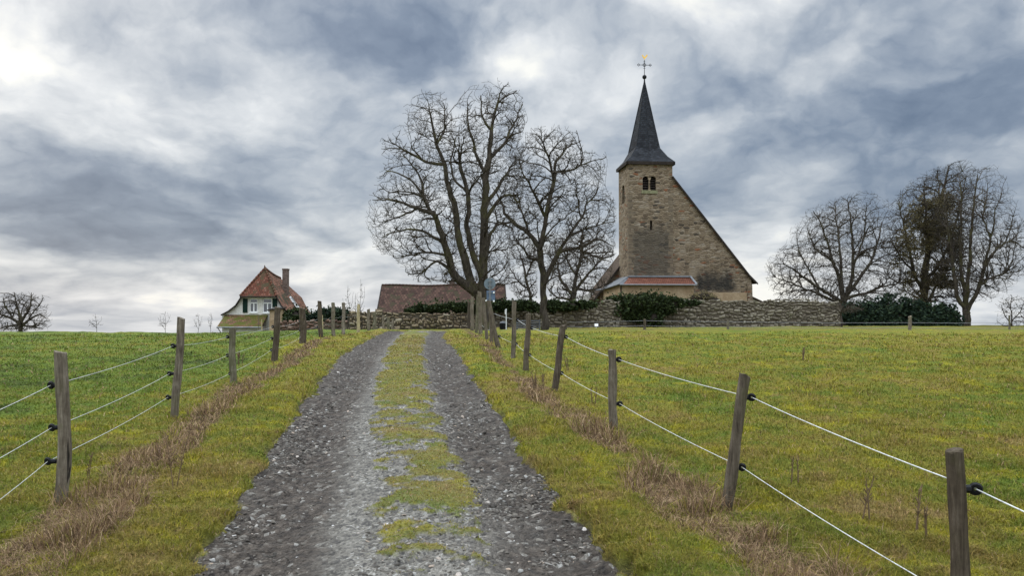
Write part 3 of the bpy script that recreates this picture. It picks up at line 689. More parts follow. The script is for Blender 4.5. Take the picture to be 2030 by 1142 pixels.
# spire: flared skirt over the square tower turning into an octagon
ov = .26; cx, cy = TX1 / 2, TD / 2
ez = CP(1290, 319.5, -ov)[1]; apex = CP(1270, 158, cy)[1]; zc = CP(1285, 297, -.0)[1] + .1; zd = zc + .62
def oc(k, z, zbase, rb): 
    a = R(-90 + 45 * k); r = rb * (apex - z) / (apex - zbase); return (cx + r * math.cos(a), cy + r * math.sin(a), z)
rb = (CP(1304, 290, cy)[0] - CP(1240.5, 300, cy)[0]) / 2 * 1.02
ring = [oc(k, zc if k % 2 == 0 else zd, zc, rb) for k in range(8)]
S = [(-ov, -ov), (TX1 + ov, -ov), (TX1 + ov, TD + ov), (-ov, TD + ov)]
mids = [((S[j][0] + S[(j + 1) % 4][0]) / 2, (S[j][1] + S[(j + 1) % 4][1]) / 2) for j in range(4)]
mb = MB()
for j in range(4):
    A, B = S[j], S[(j + 1) % 4]; m_ = mids[j]; r0, r1, r2 = ring[(2 * j - 1) % 8], ring[2 * j], ring[(2 * j + 1) % 8]
    def lift(p, q, f): # slightly concave flare
        return (p[0] + (q[0] - p[0]) * f, p[1] + (q[1] - p[1]) * f, p[2] + (q[2] - p[2]) * f * .78)
    A3, B3, M3 = (*A, ez), (*B, ez), (*m_, ez); h0, h1, h2 = lift(A3, r0, .45), lift(M3, r1, .45), lift(B3, r2, .45)
    mb.poly([A3, M3, h1, h0]); mb.poly([M3, B3, h2, h1]); mb.poly([h0, h1, r1, r0]); mb.poly([h1, h2, r2, r1])
top = [oc(k, apex - .55, zc, rb) for k in range(8)]
for k in range(8): mb.poly([ring[k], ring[(k + 1) % 8], top[(k + 1) % 8], top[k]]); 
mb.poly(top)
mb.poly([(*S[3], ez - .02), (*S[2], ez - .02), (*S[1], ez - .02), (*S[0], ez - .02)])
spire = mb.build('spire', M['slate'], church)
mb = MB()
for j in range(4):
    A, B = np.array(S[j]), np.array(S[(j + 1) % 4]); n = np.array([(B - A)[1], -(B - A)[0]]); n = n / np.linalg.norm(n)
    mb.slab([(*A, ez - .34), (*B, ez - .34), (*B, ez + .0), (*A, ez + .0)], .22)
mb.build('eaves_board', M['wood_dark'], spire)
mb = MB()
for k in range(8): mb.tube([ring[k], top[k]], .045, 5)
for k in range(8): mb.tube([ring[k], ring[(k + 1) % 8]], .04, 5)
mb.build('ridge_capping', M['slate'], spire)
tipz = apex - .75
MB().tube([oc(0, apex - 2.6, zc, rb * .0)[:2] + (apex - 1.4,), (cx, cy, apex - .2), (cx, cy, apex + .1)], [rb * 1.2 / (apex - zc) + .03, .09, .07], 8).build('spire_tip', M['iron'], spire)
zb = CP(1270, 152, cy)[1]; MB().ball((cx, cy, zb), .26, 12, 8).build('spire_ball', M['iron'], spire)
zr = CP(1270, 128, cy)[1]; zt = CP(1270, 118, cy)[1]
mb = MB().tube([(cx, cy, zb), (cx, cy, zt)], .035, 6)
mb.tube([(cx - .78, cy, zr), (cx + .78, cy, zr)], .03, 6)
for sgn in (-1, 1):
    for a in (-1, 1): 
        mb.tube([(cx + sgn * .55, cy, zr), (cx + sgn * .68, cy, zr + a * .17), (cx + sgn * .84, cy, zr)], .026, 5)
        mb.tube([(cx + sgn * .20, cy, zr), (cx + sgn * .13, cy, zr + a * .13), (cx, cy, zr + a * .20)], .026, 5)
for a in (-1, 1): mb.tube([(cx - .13, cy, zr + a * .38), (cx + .13, cy, zr + a * .38)], .024, 5)
mb.torus((cx, cy, zr), (0, 1, 0), .16, .024, 14, 5)
mb.build('cross', M['iron'], spire)
prof = [(-.30, .06), (-.34, .22), (-.27, .26), (-.20, .16), (-.08, .10), (.06, .10), (.12, .22), (.20, .46), (.34, .52), (.44, .44), (.34, .34), (.36, .22), (.30, .08), (.14, -.06), (.02, -.12), (.03, -.24), (-.04, -.24), (-.04, -.12), (-.20, -.04)]
prof = [(-.10, -.02), (-.22, .10), (-.26, .30), (-.34, .28), (-.25, .40), (-.14, .36), (-.10, .22), (.02, .16), (.14, .28), (.26, .44), (.38, .40), (.34, .26), (.26, .12), (.12, -.02), (.03, -.10), (.03, -.22), (-.03, -.22), (-.03, -.10)]
zk = zt + .2; n = len(prof)
MB().slab([(cx + a, cy - .02, zk + b) for a, b in prof], .04).build('weathercock', M['gold'], spire)
# nave: right half of its west gable flush with the tower
XE, ZE = CP(1503, 561, -.25); XW = CP(1489.5, 560, .03)[0]; Xk, Zk = CP(1485, 545, .03); XR, ZR = TX1, CP(1333.5, 349, .03)[1]; ND = 26.0
slope = (ZR - Zk) / (Xk - XR)
mb = MB()
def zroof(x): return ZR - slope * abs(x - XR)
gpts = [(XR, 0), (XW, 0), (XW, ZE + .35), (Xk, Zk - .12), (XR, ZR - .12)]
mb.poly([(x, .03, z) for x, z in gpts])
mb.poly([(XW, .03, 0), (XW, ND, 0), (XW, ND, ZE + .35), (XW, .03, ZE + .35)])
XL = 2 * XR - XW; YR = TD + 6.5; DZ = 3.6; xe_, ze_ = CP(1163, 593, TD)
lz_ = lambda x: ZR - DZ - slope * (XR - x)
xe_ = XR - (ZR - DZ - ze_) / slope; XL = xe_ + .8
mb.poly([(XL, TD + .02, 0), (XR, TD + .02, 0), (XR, TD + .02, ZR - DZ - .15), (XL, TD + .02, lz_(XL) - .15)]); mb.poly([(XL, YR, 0), (XL, TD + .02, 0), (XL, TD + .02, lz_(XL) - .15), (XL, YR, lz_(XL) - .15)])
mb.poly([(XR - .02, ND, 0), (XR - .02, TD + .03, 0), (XR - .02, TD + .03, ZR - .15), (XR - .02, ND, ZR - .15)]); mb.poly([(XR - .03, YR, 0), (XL, YR, 0), (XL, YR, lz_(XL) - .15), (XR - .03, YR, ZR - DZ - .15)])
mb.poly([(XW, ND, 0), (XR, ND, 0), (XR, ND, ZR - .12), (Xk, ND, Zk - .12), (XW, ND, ZE + .3)])
mb.build('nave_wall', M['church'], church)
mb = MB(); y0 = -.22
mb.slab([(XR + .01, y0, ZR), (Xk, y0, Zk), (Xk, ND + .2, Zk), (XR + .01, ND + .2, ZR)], .14)
mb.slab([(Xk, y0, Zk), (XE, y0, ZE), (XE, ND + .2, ZE), (Xk, ND + .2, Zk)], .14)
y1 = TD - .25; Xk2, XE2 = 2 * XR - Xk, 2 * XR - XE
mb.slab([(xe_, y1, lz_(xe_)), (XR - .03, y1, ZR - DZ), (XR - .03, YR + .2, ZR - DZ), (xe_, YR + .2, lz_(xe_))], .16)
nr = mb.build('nave_roof', M['nave_tiles'], church)
mb = MB()
mb.slab([(XR, y0 - .012, ZR - .30), (Xk, y0 - .012, Zk - .30), (Xk, y0 - .012, Zk + .0), (XR, y0 - .012, ZR + .0)], .05)
mb.slab([(Xk, y0 - .012, Zk - .30), (XE, y0 - .012, ZE - .22), (XE, y0 - .012, ZE), (Xk, y0 - .012, Zk)], .05)
mb.build('verge_board', M['wood_dark'], nr)
MB().slab([(xe_, y1 - .012, lz_(xe_) - .34), (XR - .05, y1 - .012, ZR - DZ - .34), (XR - .05, y1 - .012, ZR - DZ), (xe_, y1 - .012, lz_(xe_))], .05).build('verge_board', M['wood_dark'], nr)
# low side aisle behind, white rendered, right and left
ax = CP(1516, 600, 6)[0]; az_ = CP(1516, 600, 6)[1]; at = CP(1493, 572, 6)[1]
MB().poly([(XW + .02, 6, 0), (ax - .4, 6, 0), (ax - .4, 6, az_ + .2), (XW + .02, 6, at - .1)]).poly([(ax - .4, 6, 0), (ax - .4, 20, 0), (ax - .4, 20, az_ + .2), (ax - .4, 6, az_ + .2)]).build('aisle_wall', M['white_plaster'], church)
MB().slab([(XW + .03, 5.6, at + .1), (ax + .25, 5.6, az_ - .15), (ax + .25, 20, az_ - .15), (XW + .03, 20, at + .1)], .16).build('aisle_roof', M['nave_tiles'], church)
lx, lz = CP(1168, 590, 9); MB().poly([(lx - 1.2, 8, 0), (XL - .02, 8, 0), (XL - .02, 8, 4.4), (lx - 1.2, 8, 3.6)]).build('aisle_wall', M['white_plaster'], church)
# ochre plaster band and buttress at the foot of the gable
zp = CP(1430, 580)[1]; xb0 = CP(1378, 590)[0]; xb1 = CP(1481, 590)[0]
MB().box(xb0 + .02, xb1, -.05, .028, 0, zp).build('plaster_band', M['plaster'], church)
bz = CP(1487, 566)[1]
MB().hexa([(xb1 + .01, -.35, 0), (XW + .05, -.35, 0), (XW + .05, .028, 0), (xb1 + .01, .028, 0), (xb1 + .01, -.12, bz), (XW + .05, -.12, bz), (XW + .05, .028, bz + .3), (xb1 + .01, .028, bz + .3)]).build('buttress', M['church'], church)
# lean-to annexe wrapped round the tower's front and left side
ye = -1.9
xa0, ze = CP(1226, 563.5, ye - .3); xa1, _ = CP(1379, 562, ye - .3); zt_ = CP(1300, 547)[1]
Lp = (-2.9, 3.6); Lz = CP(1197, 574, 3.6)[1]; xl2 = CP(1196, 574, 3.6)[0]; Lp = (xl2, 3.6)
MB().poly([(xa0 + .25, ye, 0), (xa1 - .1, ye, 0), (xa1 - .1, ye, ze), (xa0 + .25, ye, ze)]).poly([(xa1 - .1, ye, 0), (xa1 - .1, -.06, 0), (xa1 - .1, -.06, zt_ - .1), (xa1 - .1, ye, ze)])\
    .poly([(Lp[0] + .25, Lp[1], 0), (xa0 + .25, ye, 0), (xa0 + .25, ye, ze), (Lp[0] + .25, Lp[1], Lz)]).poly([(Lp[0] + .25, 7.9, 0), (Lp[0] + .25, Lp[1], 0), (Lp[0] + .25, Lp[1], Lz), (Lp[0] + .25, 7.9, Lz)]).build('annexe_wall', M['plaster'], church)
zA = zt_
xr_ = xa0 + .55
MB().slab([(xr_, ye - .3, ze + .02), (xa1, ye - .3, ze), (xa1, -.04, zA - .16), (.02, -.04, zA - .16)], .10).build('annexe_roof', M['red_tiles'], church)
MB().slab([(xa0, ye - .28, ze + .01), (xr_ - .02, ye - .3, ze + .02), (-.0, -.04, zA - .16), (-.04, -.02, zA - .1)], .12).slab([(Lp[0] - .15, Lp[1], Lz), (xa0 - .01, ye - .25, ze), (-.05, -.03, zA - .05), (-.05, 3.6, zA - .05)], .12).slab([(Lp[0] - .15, 8.0, Lz), (Lp[0] - .15, Lp[1] + .01, Lz), (-.05, 3.62, zA - .05), (-.05, 8.0, zA - .05)], .12).build('lead_roof', M['lead'], church)
MB().box(-.05, xa1 + .05, -.30, -.02, zA - .14, zA + .02).slab([(xa1 - .0, ye - .32, ze + .08), (xa1 + .22, ye - .32, ze + .08), (xa1 + .22, -.04, zA - .0), (xa1 - .0, -.04, zA - .0)], .08).build('flashing', M['zinc'], church)
mb = MB().tube([(xr_ - .4, ye - .40, ze - .05), (xa1 + .1, ye - .40, ze - .05)], .075, 7); mb.build('gutter', M['zinc'], church)
mb = MB().tube([(xa0 + .3, ye - .3, ze - .05), (xa0 + .34, ye - .08, ze - .5), (xa0 + .34, ye - .08, .1)], .06, 7); mb.build('drainpipe', M['iron'], church)
hx, hz = CP(1186, 588, 3.5)
mb = MB(); hxx = Lp[0] + .25
dmid = (np.array([Lp[0] + .25, Lp[1]]) * .45 + np.array([xa0 + .25, ye]) * .55); dd = np.array([xa0 - Lp[0], ye - Lp[1]]); dd /= np.linalg.norm(dd); nn_ = np.array([dd[1], -dd[0]])
pa, pb = dmid - dd * .5 , dmid + dd * .5
mb.slab([(*(pa + nn_ * .03), 0), (*(pb + nn_ * .03), 0), (*(pb + nn_ * .03), Lz - .45), (*(pa + nn_ * .03), Lz - .45)], .06); mb.build('door', M['sandstone'], church)

# ------------------------------------------------------------------ house with half-hipped roof
HO = P(514.5, 600, 75.0); HZ = -2.3
house = thing('house', 'white rendered house with a steep red tiled half-hipped roof and green shutters', 'house', (HO[0], HO[1], HZ))
def HP(px, py, Yl=0.0):
    p = P(px, py, HO[1] + Yl); return float(p[0] - HO[0]), float(p[2] - HZ)
_, zh = HP(514, 587); hl_ = HP(480, 587)[0]; hr_ = HP(549, 587)[0]; xap, zap = HP(522, 532, 1.5); xap = .03
Lpts = [HP(480, 588), HP(469, 605), HP(455, 616), HP(440, 624)]; Rpts = [HP(549.5, 588), HP(560, 606), HP(572, 618), HP(584, 625)]
L = 8.2; rx, rz = HP(575, 552, 6.6); rx = .05
def prof_side(pts, y): return [(x, y, z) for x, z in pts]
mb = MB(); s_ = MB()
# right slope, left slope: ridge -> kicked eaves, front edge to back
for pts, sgn in ((Rpts, 1), (Lpts, -1)):
    back = [(p[0] * ((1.12, 1.06, .98, .97)[j] if sgn > 0 else 1), p[1] - .06) for j, p in enumerate(pts)]
    f0 = [(xap, 1.5, zap)] + [(pts[0][0], -.25, pts[0][1])]; 
    bk = [(rx, 6.6, rz)] + [(back[0][0], L, back[0][1])]
    quad = [f0[0], f0[1], bk[1], bk[0]]
    # ridge sags: split in three strips along the length
    N = 6
    fr = [np.array(f0[0]), np.array(f0[1])] + [np.array((p[0], -.25, p[1])) for p in pts[1:]]
    bb = [np.array(bk[0]), np.array(bk[1])] + [np.array((p[0], L, p[1])) for p in back[1:]]
    for i_ in range(len(fr) - 1):
        for k in range(N):
            q0, q1 = k / N, (k + 1) / N
            def at(a, b, q, drop): return a * (1 - q) + b * q - np.array([0, 0, drop * math.sin(math.pi * q)])
            d0, d1 = (.10 if i_ == 0 else .05), .05
            A, B = at(fr[i_], bb[i_], q0, d0), at(fr[i_], bb[i_], q1, d0); C_, D_ = at(fr[i_ + 1], bb[i_ + 1], q1, d1), at(fr[i_ + 1], bb[i_ + 1], q0, d1)
            mb.poly([A, D_, C_, B] if sgn > 0 else [A, B, C_, D_])
roof = mb.build('roof', M['house_side_tiles'], house)
mb = MB(); mb.slab([(hl_ - .05, -.42, zh - .02), (hr_ + .05, -.42, zh - .02), (xap + .02, 1.5, zap + .03), (xap - .02, 1.5, zap + .03)], .10); mb.build('hip', M['house_front_tiles'], roof); mb = MB()
mb.slab([(Rpts[0][0] * 1.12, L, zh - .06), (Lpts[0][0], L, zh - .06), (rx - .01, 6.6, rz), (rx + .01, 6.6, rz)], .08); mb.build('hip', M['house_front_tiles'], roof)
mb = MB()
for k in range(11):
    q = k / 11; a = np.array([hr_ + .06, -.40, zh + .02]) * (1 - q) + np.array([xap, 1.5, zap + .05]) * q; b = np.array([hr_ + .06, -.40, zh + .02]) * (1 - q - .085) + np.array([xap, 1.5, zap + .05]) * (q + .085)
    mb.tube([a, b], [.13, .09], 7)
    a = np.array([hl_ - .06, -.40, zh + .02]) * (1 - q) + np.array([xap, 1.5, zap + .05]) * q; b = np.array([hl_ - .06, -.40, zh + .02]) * (1 - q - .085) + np.array([xap, 1.5, zap + .05]) * (q + .085)
    mb.tube([a, b], [.12, .085], 7)
for k in range(14):
    q = k / 14; g_ = lambda q: np.array([xap, 1.5, zap + .02]) * (1 - q) + np.array([rx, 6.6, rz + .02]) * q - np.array([0, 0, .10 * math.sin(math.pi * q)])
    mb.tube([g_(q), g_(q + .065)], [.13, .10], 7)
mb.tube([(xap, 1.45, zap), (xap - .02, 1.4, zap + .30)], [.10, .03], 6)
mb.build('ridge_tiles', M['house_front_tiles'], roof)
mb = MB()
for pts, sgn in ((Rpts, 1), (Lpts, -1)):
    for (a, b) in zip(pts[:-1], pts[1:]):
        mb.tube([(a[0], -.27, a[1] - .04), (b[0], -.27, b[1] - .04)], .07, 5)
mb.tube([(hl_ - .06, -.44, zh - .08), (hr_ + .06, -.44, zh - .08)], .06, 6); mb.build('verge_board', M['wood_dark'], roof)
hw = [HP(495, 619) + HP(510.5, 592), HP(521, 620) + HP(539, 592)]; hh_ = [(a[0], a[2], a[1], a[3]) for a in hw]
zl = HP(514, 625)[1]
mb = MB(); wall_panel(mb, lambda u, z, d: (u, d, z), hl_, hr_, zl - .3, zh - .06, hh_, .16, arch=False)
mb.poly([(x, 0, z - .05) for x, z in ([(hl_, zl - .3 + .05)] + [(hl_, zh)] + Lpts[1:] + [(Lpts[-1][0], zl - .25)])][::-1] if False else [(hl_, 0, zl - .3), (hl_, 0, zh - .06), *[(x, 0, z - .06) for x, z in Lpts[1:]], (Lpts[-1][0], 0, zl - .3)])
mb.poly([(hr_, 0, zl - .3), (Rpts[-1][0] - .3, 0, zl - .3), (Rpts[-1][0] - .3, 0, Rpts[-1][1]), *[(x, 0, z - .06) for x, z in Rpts[2:0:-1]], (hr_, 0, zh - .06)])
wl, wr = Lpts[-1][0] + .1, Rpts[-1][0] - .3
mb.poly([(wl, 0, 0), (wr, 0, 0), (wr, 0, zl - .3), (wl, 0, zl - .3)]); mb.poly([(wr, 0, 0), (wr, L - .2, 0), (wr, L - .2, Rpts[-1][1] - .05), (wr, 0, Rpts[-1][1] - .05)])
mb.poly([(wl, L - .2, 0), (wl, 0, 0), (wl, 0, Lpts[-1][1] - .1), (wl, L - .2, Lpts[-1][1] - .1)]); mb.poly([(wr, L - .2, 0), (wl, L - .2, 0), (wl, L - .2, zl), (Lpts[0][0] + .1, L - .2, zh - .2), (Rpts[0][0] - .1, L - .2, zh - .2), (wr, L - .2, zl)])
hwall = mb.build('wall', M['white_plaster'], house)
for (a, b, c, d) in hh_:
    mb = MB(); e = .07; y = .06; zt2 = c + (d - c) * .68
    mb.box(a + .003, a + e, y, .14, c + .003, d - .003).box(b - e, b - .003, y, .14, c + .003, d - .003).box(a + e, b - e, y, .14, c + .003, c + e).box(a + e, b - e, y, .14, d - e, d - .003)
    mb.box(a + e, b - e, y, .14, zt2 - .05, zt2 + .05); m_ = (a + b) / 2; mb.box(m_ - .05, m_ + .05, y + .003, .137, c + e, zt2 - .05)
    wi = mb.build('window', M['window_white'], house); MB().box(a + e, b - e, .11, .125, c + e, d - e).build('pane', M['glass'], wi)
    MB().box(a - .05, b + .05, -.08, .05, c - .09, c - .003).build('window_sill', M['window_white'], wi)
for (p0, p1) in (((481.5, 620), (491, 592)), ((540.5, 609), (549.5, 592))):
    a, c = HP(*p0); b, d = HP(*p1); mb = MB().box(a, b, -.07, -.012, c, d)
    for k in range(9): z = c + .1 + k * (d - c - .2) / 9; mb.box(a + .06, b - .06, -.085, -.0702, z, z + (d - c) / 16)
    mb.build('shutter', M['shutter'], house)
ca, cz0 = HP(560, 575, 3.6); cb, cz1 = HP(570, 532.5, 3.6)
mb = MB().box(ca, cb, 3.5, 4.2, cz0 - .6, cz1 - .14).box(ca - .03, cb + .03, 3.47, 4.23, cz1 - .14, cz1); mb.build('chimney', M['brick'], roof)
# pale strip of a roof window on the right slope
sk0, skz0 = HP(576, 594, 4.6); 
qa = .55; 
def rs(q, y):                     # point on the right main slope: q from ridge (0) to knee (1)
    f = (y + .25) / (L + .25); a = np.array([xap, 1.5, zap]) * (1 - f) + np.array([rx, 6.6, rz]) * f; b = np.array([Rpts[0][0], -.25, Rpts[0][1]]) * (1 - f) + np.array([Rpts[0][0] * 1.12, L, Rpts[0][1] - .06]) * f
    p = a * (1 - q) + b * q; p[1] = y; return p
def rs2(q, y):
    a = np.array([Rpts[0][0], Rpts[0][1]]); b = np.array([Rpts[2][0], Rpts[2][1]]); p = a * (1 - q) + b * q; return np.array([p[0] + .10, y, p[1] + .08])
mb = MB().slab([rs2(.0, 3.9), rs2(.75, 3.9), rs2(.75, 4.4), rs2(.0, 4.4)], .14); sk = mb.build('skylight', M['window_white'], roof)
MB().slab([rs2(.06, 3.97) + (.03, 0, .03), rs2(.69, 3.97) + (.03, 0, .03), rs2(.69, 4.33) + (.03, 0, .03), rs2(.06, 4.33) + (.03, 0, .03)], .03).build('pane', M['glass'], sk)
# lean-to in front with moss grown tiles
yl = -1.7; l0, lz0 = HP(430, 648, yl); l1, lz1 = HP(511, 648, yl); t0, tz0 = HP(446, 624, -.03); t1, _ = HP(531, 624, -.03)
MB().slab([(l0, yl, lz0), (l1 + .3, yl, lz0), (t1, -.02, tz0), (t0, -.02, tz0)], .10).build('lean_to_roof', M['moss_tiles'], house)
MB().box(l0 + .35, l1 + .2, yl + .35, -.02, 0, lz0 - .0).build('lean_to_wall', M['white_plaster'], house)
MB().tube([(l0 - .02, yl - .08, lz0 - .06), (l1 + .3, yl - .08, lz0 - .06)], .06, 6).tube([(l0 + .1, yl - .06, lz0 - .1), (l0 + .3, yl + .3, lz0 - .6), (l0 + .3, yl + .3, .1)], .045, 6).build('gutter', M['zinc'], house)
p0 = HP(534, 652, -1.2); p1 = HP(556, 611, -1.2)
MB().box(p0[0], p1[0], -1.2, -.015, 0, p1[1] - .12).box(p0[0] + .2, p1[0] + .5, -1.9, -1.21, 0, HP(534, 634, -1.9)[1]).build('porch_wall', M['plaster'], house)
MB().slab([(p0[0] - .2, -1.4, p1[1] - .15), (p1[0] + .15, -1.4, p1[1] - .02), (p1[0] + .15, -.015, p1[1] + .1), (p0[0] - .2, -.015, p1[1] - .03)], .09).build('porch_roof', M['wood_dark'], house)

# ------------------------------------------------------------------ barn behind the field wall
BO = P(877, 615, 80.0); BZ = -.9
barn = thing('barn', 'low barn with a long dark brown tiled roof behind the field wall', 'barn', (BO[0], BO[1], BZ), 0)
def BP(px, py, Yl=0.0):
    p = P(px, py, BO[1] + Yl); return float(p[0] - BO[0]), float(p[2] - BZ)
e0, ezb = BP(746, 630); e1, _ = BP(1006, 630); r0_, rzb = BP(757, 566.5, 4); r1_, rzb2 = BP(1001, 563.5, 4)
mb = MB(); NB = 24
for k in range(NB):
    q0, q1 = k / NB, (k + 1) / NB
    sg = lambda q: .07 * math.sin(math.pi * 3 * q + 1) * (1 if 0 < q < 1 else 1)
    a = np.array([e0 + (e1 - e0) * q0, -.3, ezb]); b = np.array([e0 + (e1 - e0) * q1, -.3, ezb])
    c = np.array([r0_ + (r1_ - r0_) * q1, 4, rzb + (rzb2 - rzb) * q1 + sg(q1)]); d = np.array([r0_ + (r1_ - r0_) * q0, 4, rzb + (rzb2 - rzb) * q0 + sg(q0)])
    mb.poly([a, b, c, d]); mb.poly([d, c, (c[0], 8.3, ezb), (d[0], 8.3, ezb)])
br = mb.build('roof', M['barn_tiles'], barn)
mb = MB()
for k in range(36):
    q0, q1 = k / 36, (k + 1.15) / 36; sg = lambda q: .07 * math.sin(math.pi * 3 * q + 1)
    mb.tube([(r0_ + (r1_ - r0_) * q0, 4, rzb + (rzb2 - rzb) * q0 + sg(q0)), (r0_ + (r1_ - r0_) * min(q1, 1), 4, rzb + (rzb2 - rzb) * q1 + sg(min(q1, 1)))], [.13, .10], 6)
mb.build('ridge_tiles', M['barn_tiles'], br)
MB().tube([(e0, -.32, ezb), (r0_, 4, rzb + .05)], .07, 4).build('verge_board', M['wood_dark'], br); MB().tube([(e1, -.32, ezb), (r1_, 4, rzb2 + .0)], .07, 4).build('verge_board', M['wood_dark'], br)
cxx, czz = BP(896, 557.5, 4.2); MB().box(cxx - .28, cxx + .28, 4, 4.6, rzb - .5, czz).box(cxx - .36, cxx + .36, 3.95, 4.65, czz, czz + .1).build('chimney', M['brick'], br)
MB().box(e0 + .3, e1 - .3, 0, 8, 0, ezb - .08).poly([(r0_ + .02 + .1, 0, ezb - .08), (r0_ + .12, 4, rzb - .15), (r0_ + .12, 8, ezb - .08)]).poly([(r1_ - .1, 0, ezb - .08), (r1_ - .1, 8, ezb - .08), (r1_ - .1, 4, rzb2 - .15)]).build('wall', M['plaster'], barn)

# ------------------------------------------------------------------ dry-stone walls: real stones in courses
WCOL_A = [(.1, (.075, .055, .036)), (.35, (.16, .12, .075)), (.6, (.25, .195, .125)), (.85, (.33, .285, .21)), (1, (.40, .37, .31))]
WCOL_B = [(.1, (.070, .058, .042)), (.35, (.120, .102, .074)), (.6, (.165, .142, .104)), (.85, (.22, .195, .150)), (1, (.29, .27, .225))]
def m_stone(cols, moss):
    def f(t):
        r = t.attr('rnd')['Fac']; p = pos(t); n = t.noise(p, 5, 5, .7)
        k = t.m('ADD', t.m('MULTIPLY', r, .65), t.m('MULTIPLY', n, .35))
        col = t.ramp(k, cols)
        col = t.mix(t.mapr(t.noise(p, .7, 6, .7), .53, .65, 0, moss), col, (.085, .082, .035))
        col = t.mix(t.mapr(t.noise(t.add(p, (9, 4, 2)), 1.1, 6, .7), .56, .66, 0, .6), col, (.05, .046, .04))
        return dict(c=col, bump=n, dist=.05, str=.8)
    return f
M['stone_tan'] = material('tan_fieldstone', m_stone(WCOL_A, .35), .95, .1)
M['stone_grey'] = material('grey_fieldstone', m_stone(WCOL_B, .45), .95, .1)
M['stone_red'] = material('brown_fieldstone', m_stone([(.1, (.06, .036, .026)), (.5, (.14, .085, .06)), (.9, (.25, .18, .14))], .2), .95, .1)
def stone_wall(name, label, line, mat, sw, sh, th=.5, group=None):
    """line: list of (px, py_top, D); stones stacked course by course on a rubble core"""
    pts = [P(px, py, D) for px, py, D in line]; seg = [0]
    for a, b in zip(pts[:-1], pts[1:]): seg.append(seg[-1] + math.hypot(*(b - a)[:2]))
    xyz = np.array(pts); Ltot = seg[-1]
    def at(s): return np.array([np.interp(s, seg, xyz[:, k]) for k in range(3)])
    root = thing(name, label, 'wall', (pts[0][0], pts[0][1], float(base_z(pts[0][0], pts[0][1]))), 0, group)
    V = []; Fq = []; rn = []
    zmin = min(float(base_z(*at(s)[:2])) for s in np.linspace(0, Ltot, 40)) - .25
    z = zmin; zmax = xyz[:, 2].max() + .1; row = 0
    while z < zmax:
        hgt = sh * random.uniform(.6, 1.45); s = -random.random() * sw
        while s < Ltot:
            wd = sw * random.choice([.35, .5, .65, .8, 1.0, 1.3]) * random.uniform(.8, 1.2); sm = min(max(s + wd / 2, 0), Ltot); p = at(sm); d = at(min(sm + .1, Ltot)) - at(max(sm - .1, 0)); d[2] = 0; d /= np.linalg.norm(d); n = np.array([d[1], -d[0], 0])
            topz = p[2] + (vnoise(np.array(sm * .9), np.array(.5), 7) - .5) * .22; gz = float(base_z(p[0], p[1])) - .3
            zz = z + random.uniform(-.08, .08) + (float(vnoise(np.array(sm * .55), np.array(row * .35), 3)) - .5) * .42; hgt_ = hgt * random.uniform(.6, 1.25)
            if zz < topz and zz + hgt > gz and 0 <= s + wd / 2 <= Ltot:
                hw2 = wd / 2 - .03; b = len(V); hz = hgt_ - .045; out_ = th / 2 + random.uniform(-.04, .04)
                sk = random.uniform(-.06, .06)
                for (u, v, w_) in ((-1, 0, 0), (1, 0, 0), (1, 1, 0), (-1, 1, 0), (-1, 0, 1), (1, 0, 1), (1, 1, 1), (-1, 1, 1)):
                    o_ = out_ if w_ else out_ - .16
                    uu = hw2 * (1 if not w_ else random.uniform(.72, 1.0)); v2 = v if not w_ else (v * .84 + .08 + random.uniform(-.10, .10))
                    V.append(p * (1, 1, 0) + d * (u * uu) + n * o_ + np.array([0, 0, zz + v2 * hz + sk * u]))
                Fq += [[b + 4, b + 5, b + 6, b + 7], [b, b + 1, b + 5, b + 4], [b + 1, b + 2, b + 6, b + 5], [b + 2, b + 3, b + 7, b + 6], [b + 3, b, b + 4, b + 7]]
                rn += [random.random()] * 8
            s += wd
        z += hgt; row += 1
    V = np.array(V) - np.array(root.location)
    npmesh('stones', V, np.array(Fq), np.full(len(Fq), 4), mat, root, attrs=dict(rnd=np.array(rn)))
    mb = MB(); ss = np.linspace(0, Ltot, int(Ltot / .7) + 2)
    for a, b in zip(ss[:-1], ss[1:]):
        pa, pb = at(a), at(b); d = pb - pa; d[2] = 0; d /= np.linalg.norm(d); n = np.array([d[1], -d[0], 0]) * (th / 2 - .07); k = -.06
        za, zb_ = zmin, zmin
        q = [pa * (1, 1, 0) + n + (0, 0, za), pb * (1, 1, 0) + n + (0, 0, zb_), pb * (1, 1, 0) - n + (0, 0, zb_), pa * (1, 1, 0) - n + (0, 0, za), pa + n + (0, 0, k), pb + n + (0, 0, k), pb - n + (0, 0, k), pa - n + (0, 0, k)]
        for f in ((4, 5, 6, 7), (0, 1, 5, 4), (2, 3, 7, 6)): mb.poly([q[i] for i in f])
    obj('core', np.array(mb.V), mb.F, M['core'], root, local=False)
    return root
M['core'] = material('wall_core', flatcol((.085, .070, .052), .4, 3))
stone_wall('field_wall', 'tan dry-stone wall at the end of the track below the barn roof', [(690, 622, 59), (745, 617, 60), (800, 619, 60.5), (860, 621, 61), (948, 624, 62)], M['stone_tan'], .42, .21)
stone_wall('churchyard_wall', 'long grey rubble wall around the churchyard in front of the church', [(935, 611, 70), (1000, 607, 71), (1090, 603, 72), (1200, 598, 74), (1330, 597, 76), (1450, 596, 78), (1500, 598, 78.6), (1560, 596, 79.4), (1600, 596, 80), (1664, 601, 81)], M['stone_grey'], .52, .24)
stone_wall('low_wall', 'low brown crumbling wall beside the house under the bushes', [(556, 641, 62), (620, 638, 61), (692, 636, 60)], M['stone_red'], .4, .18)

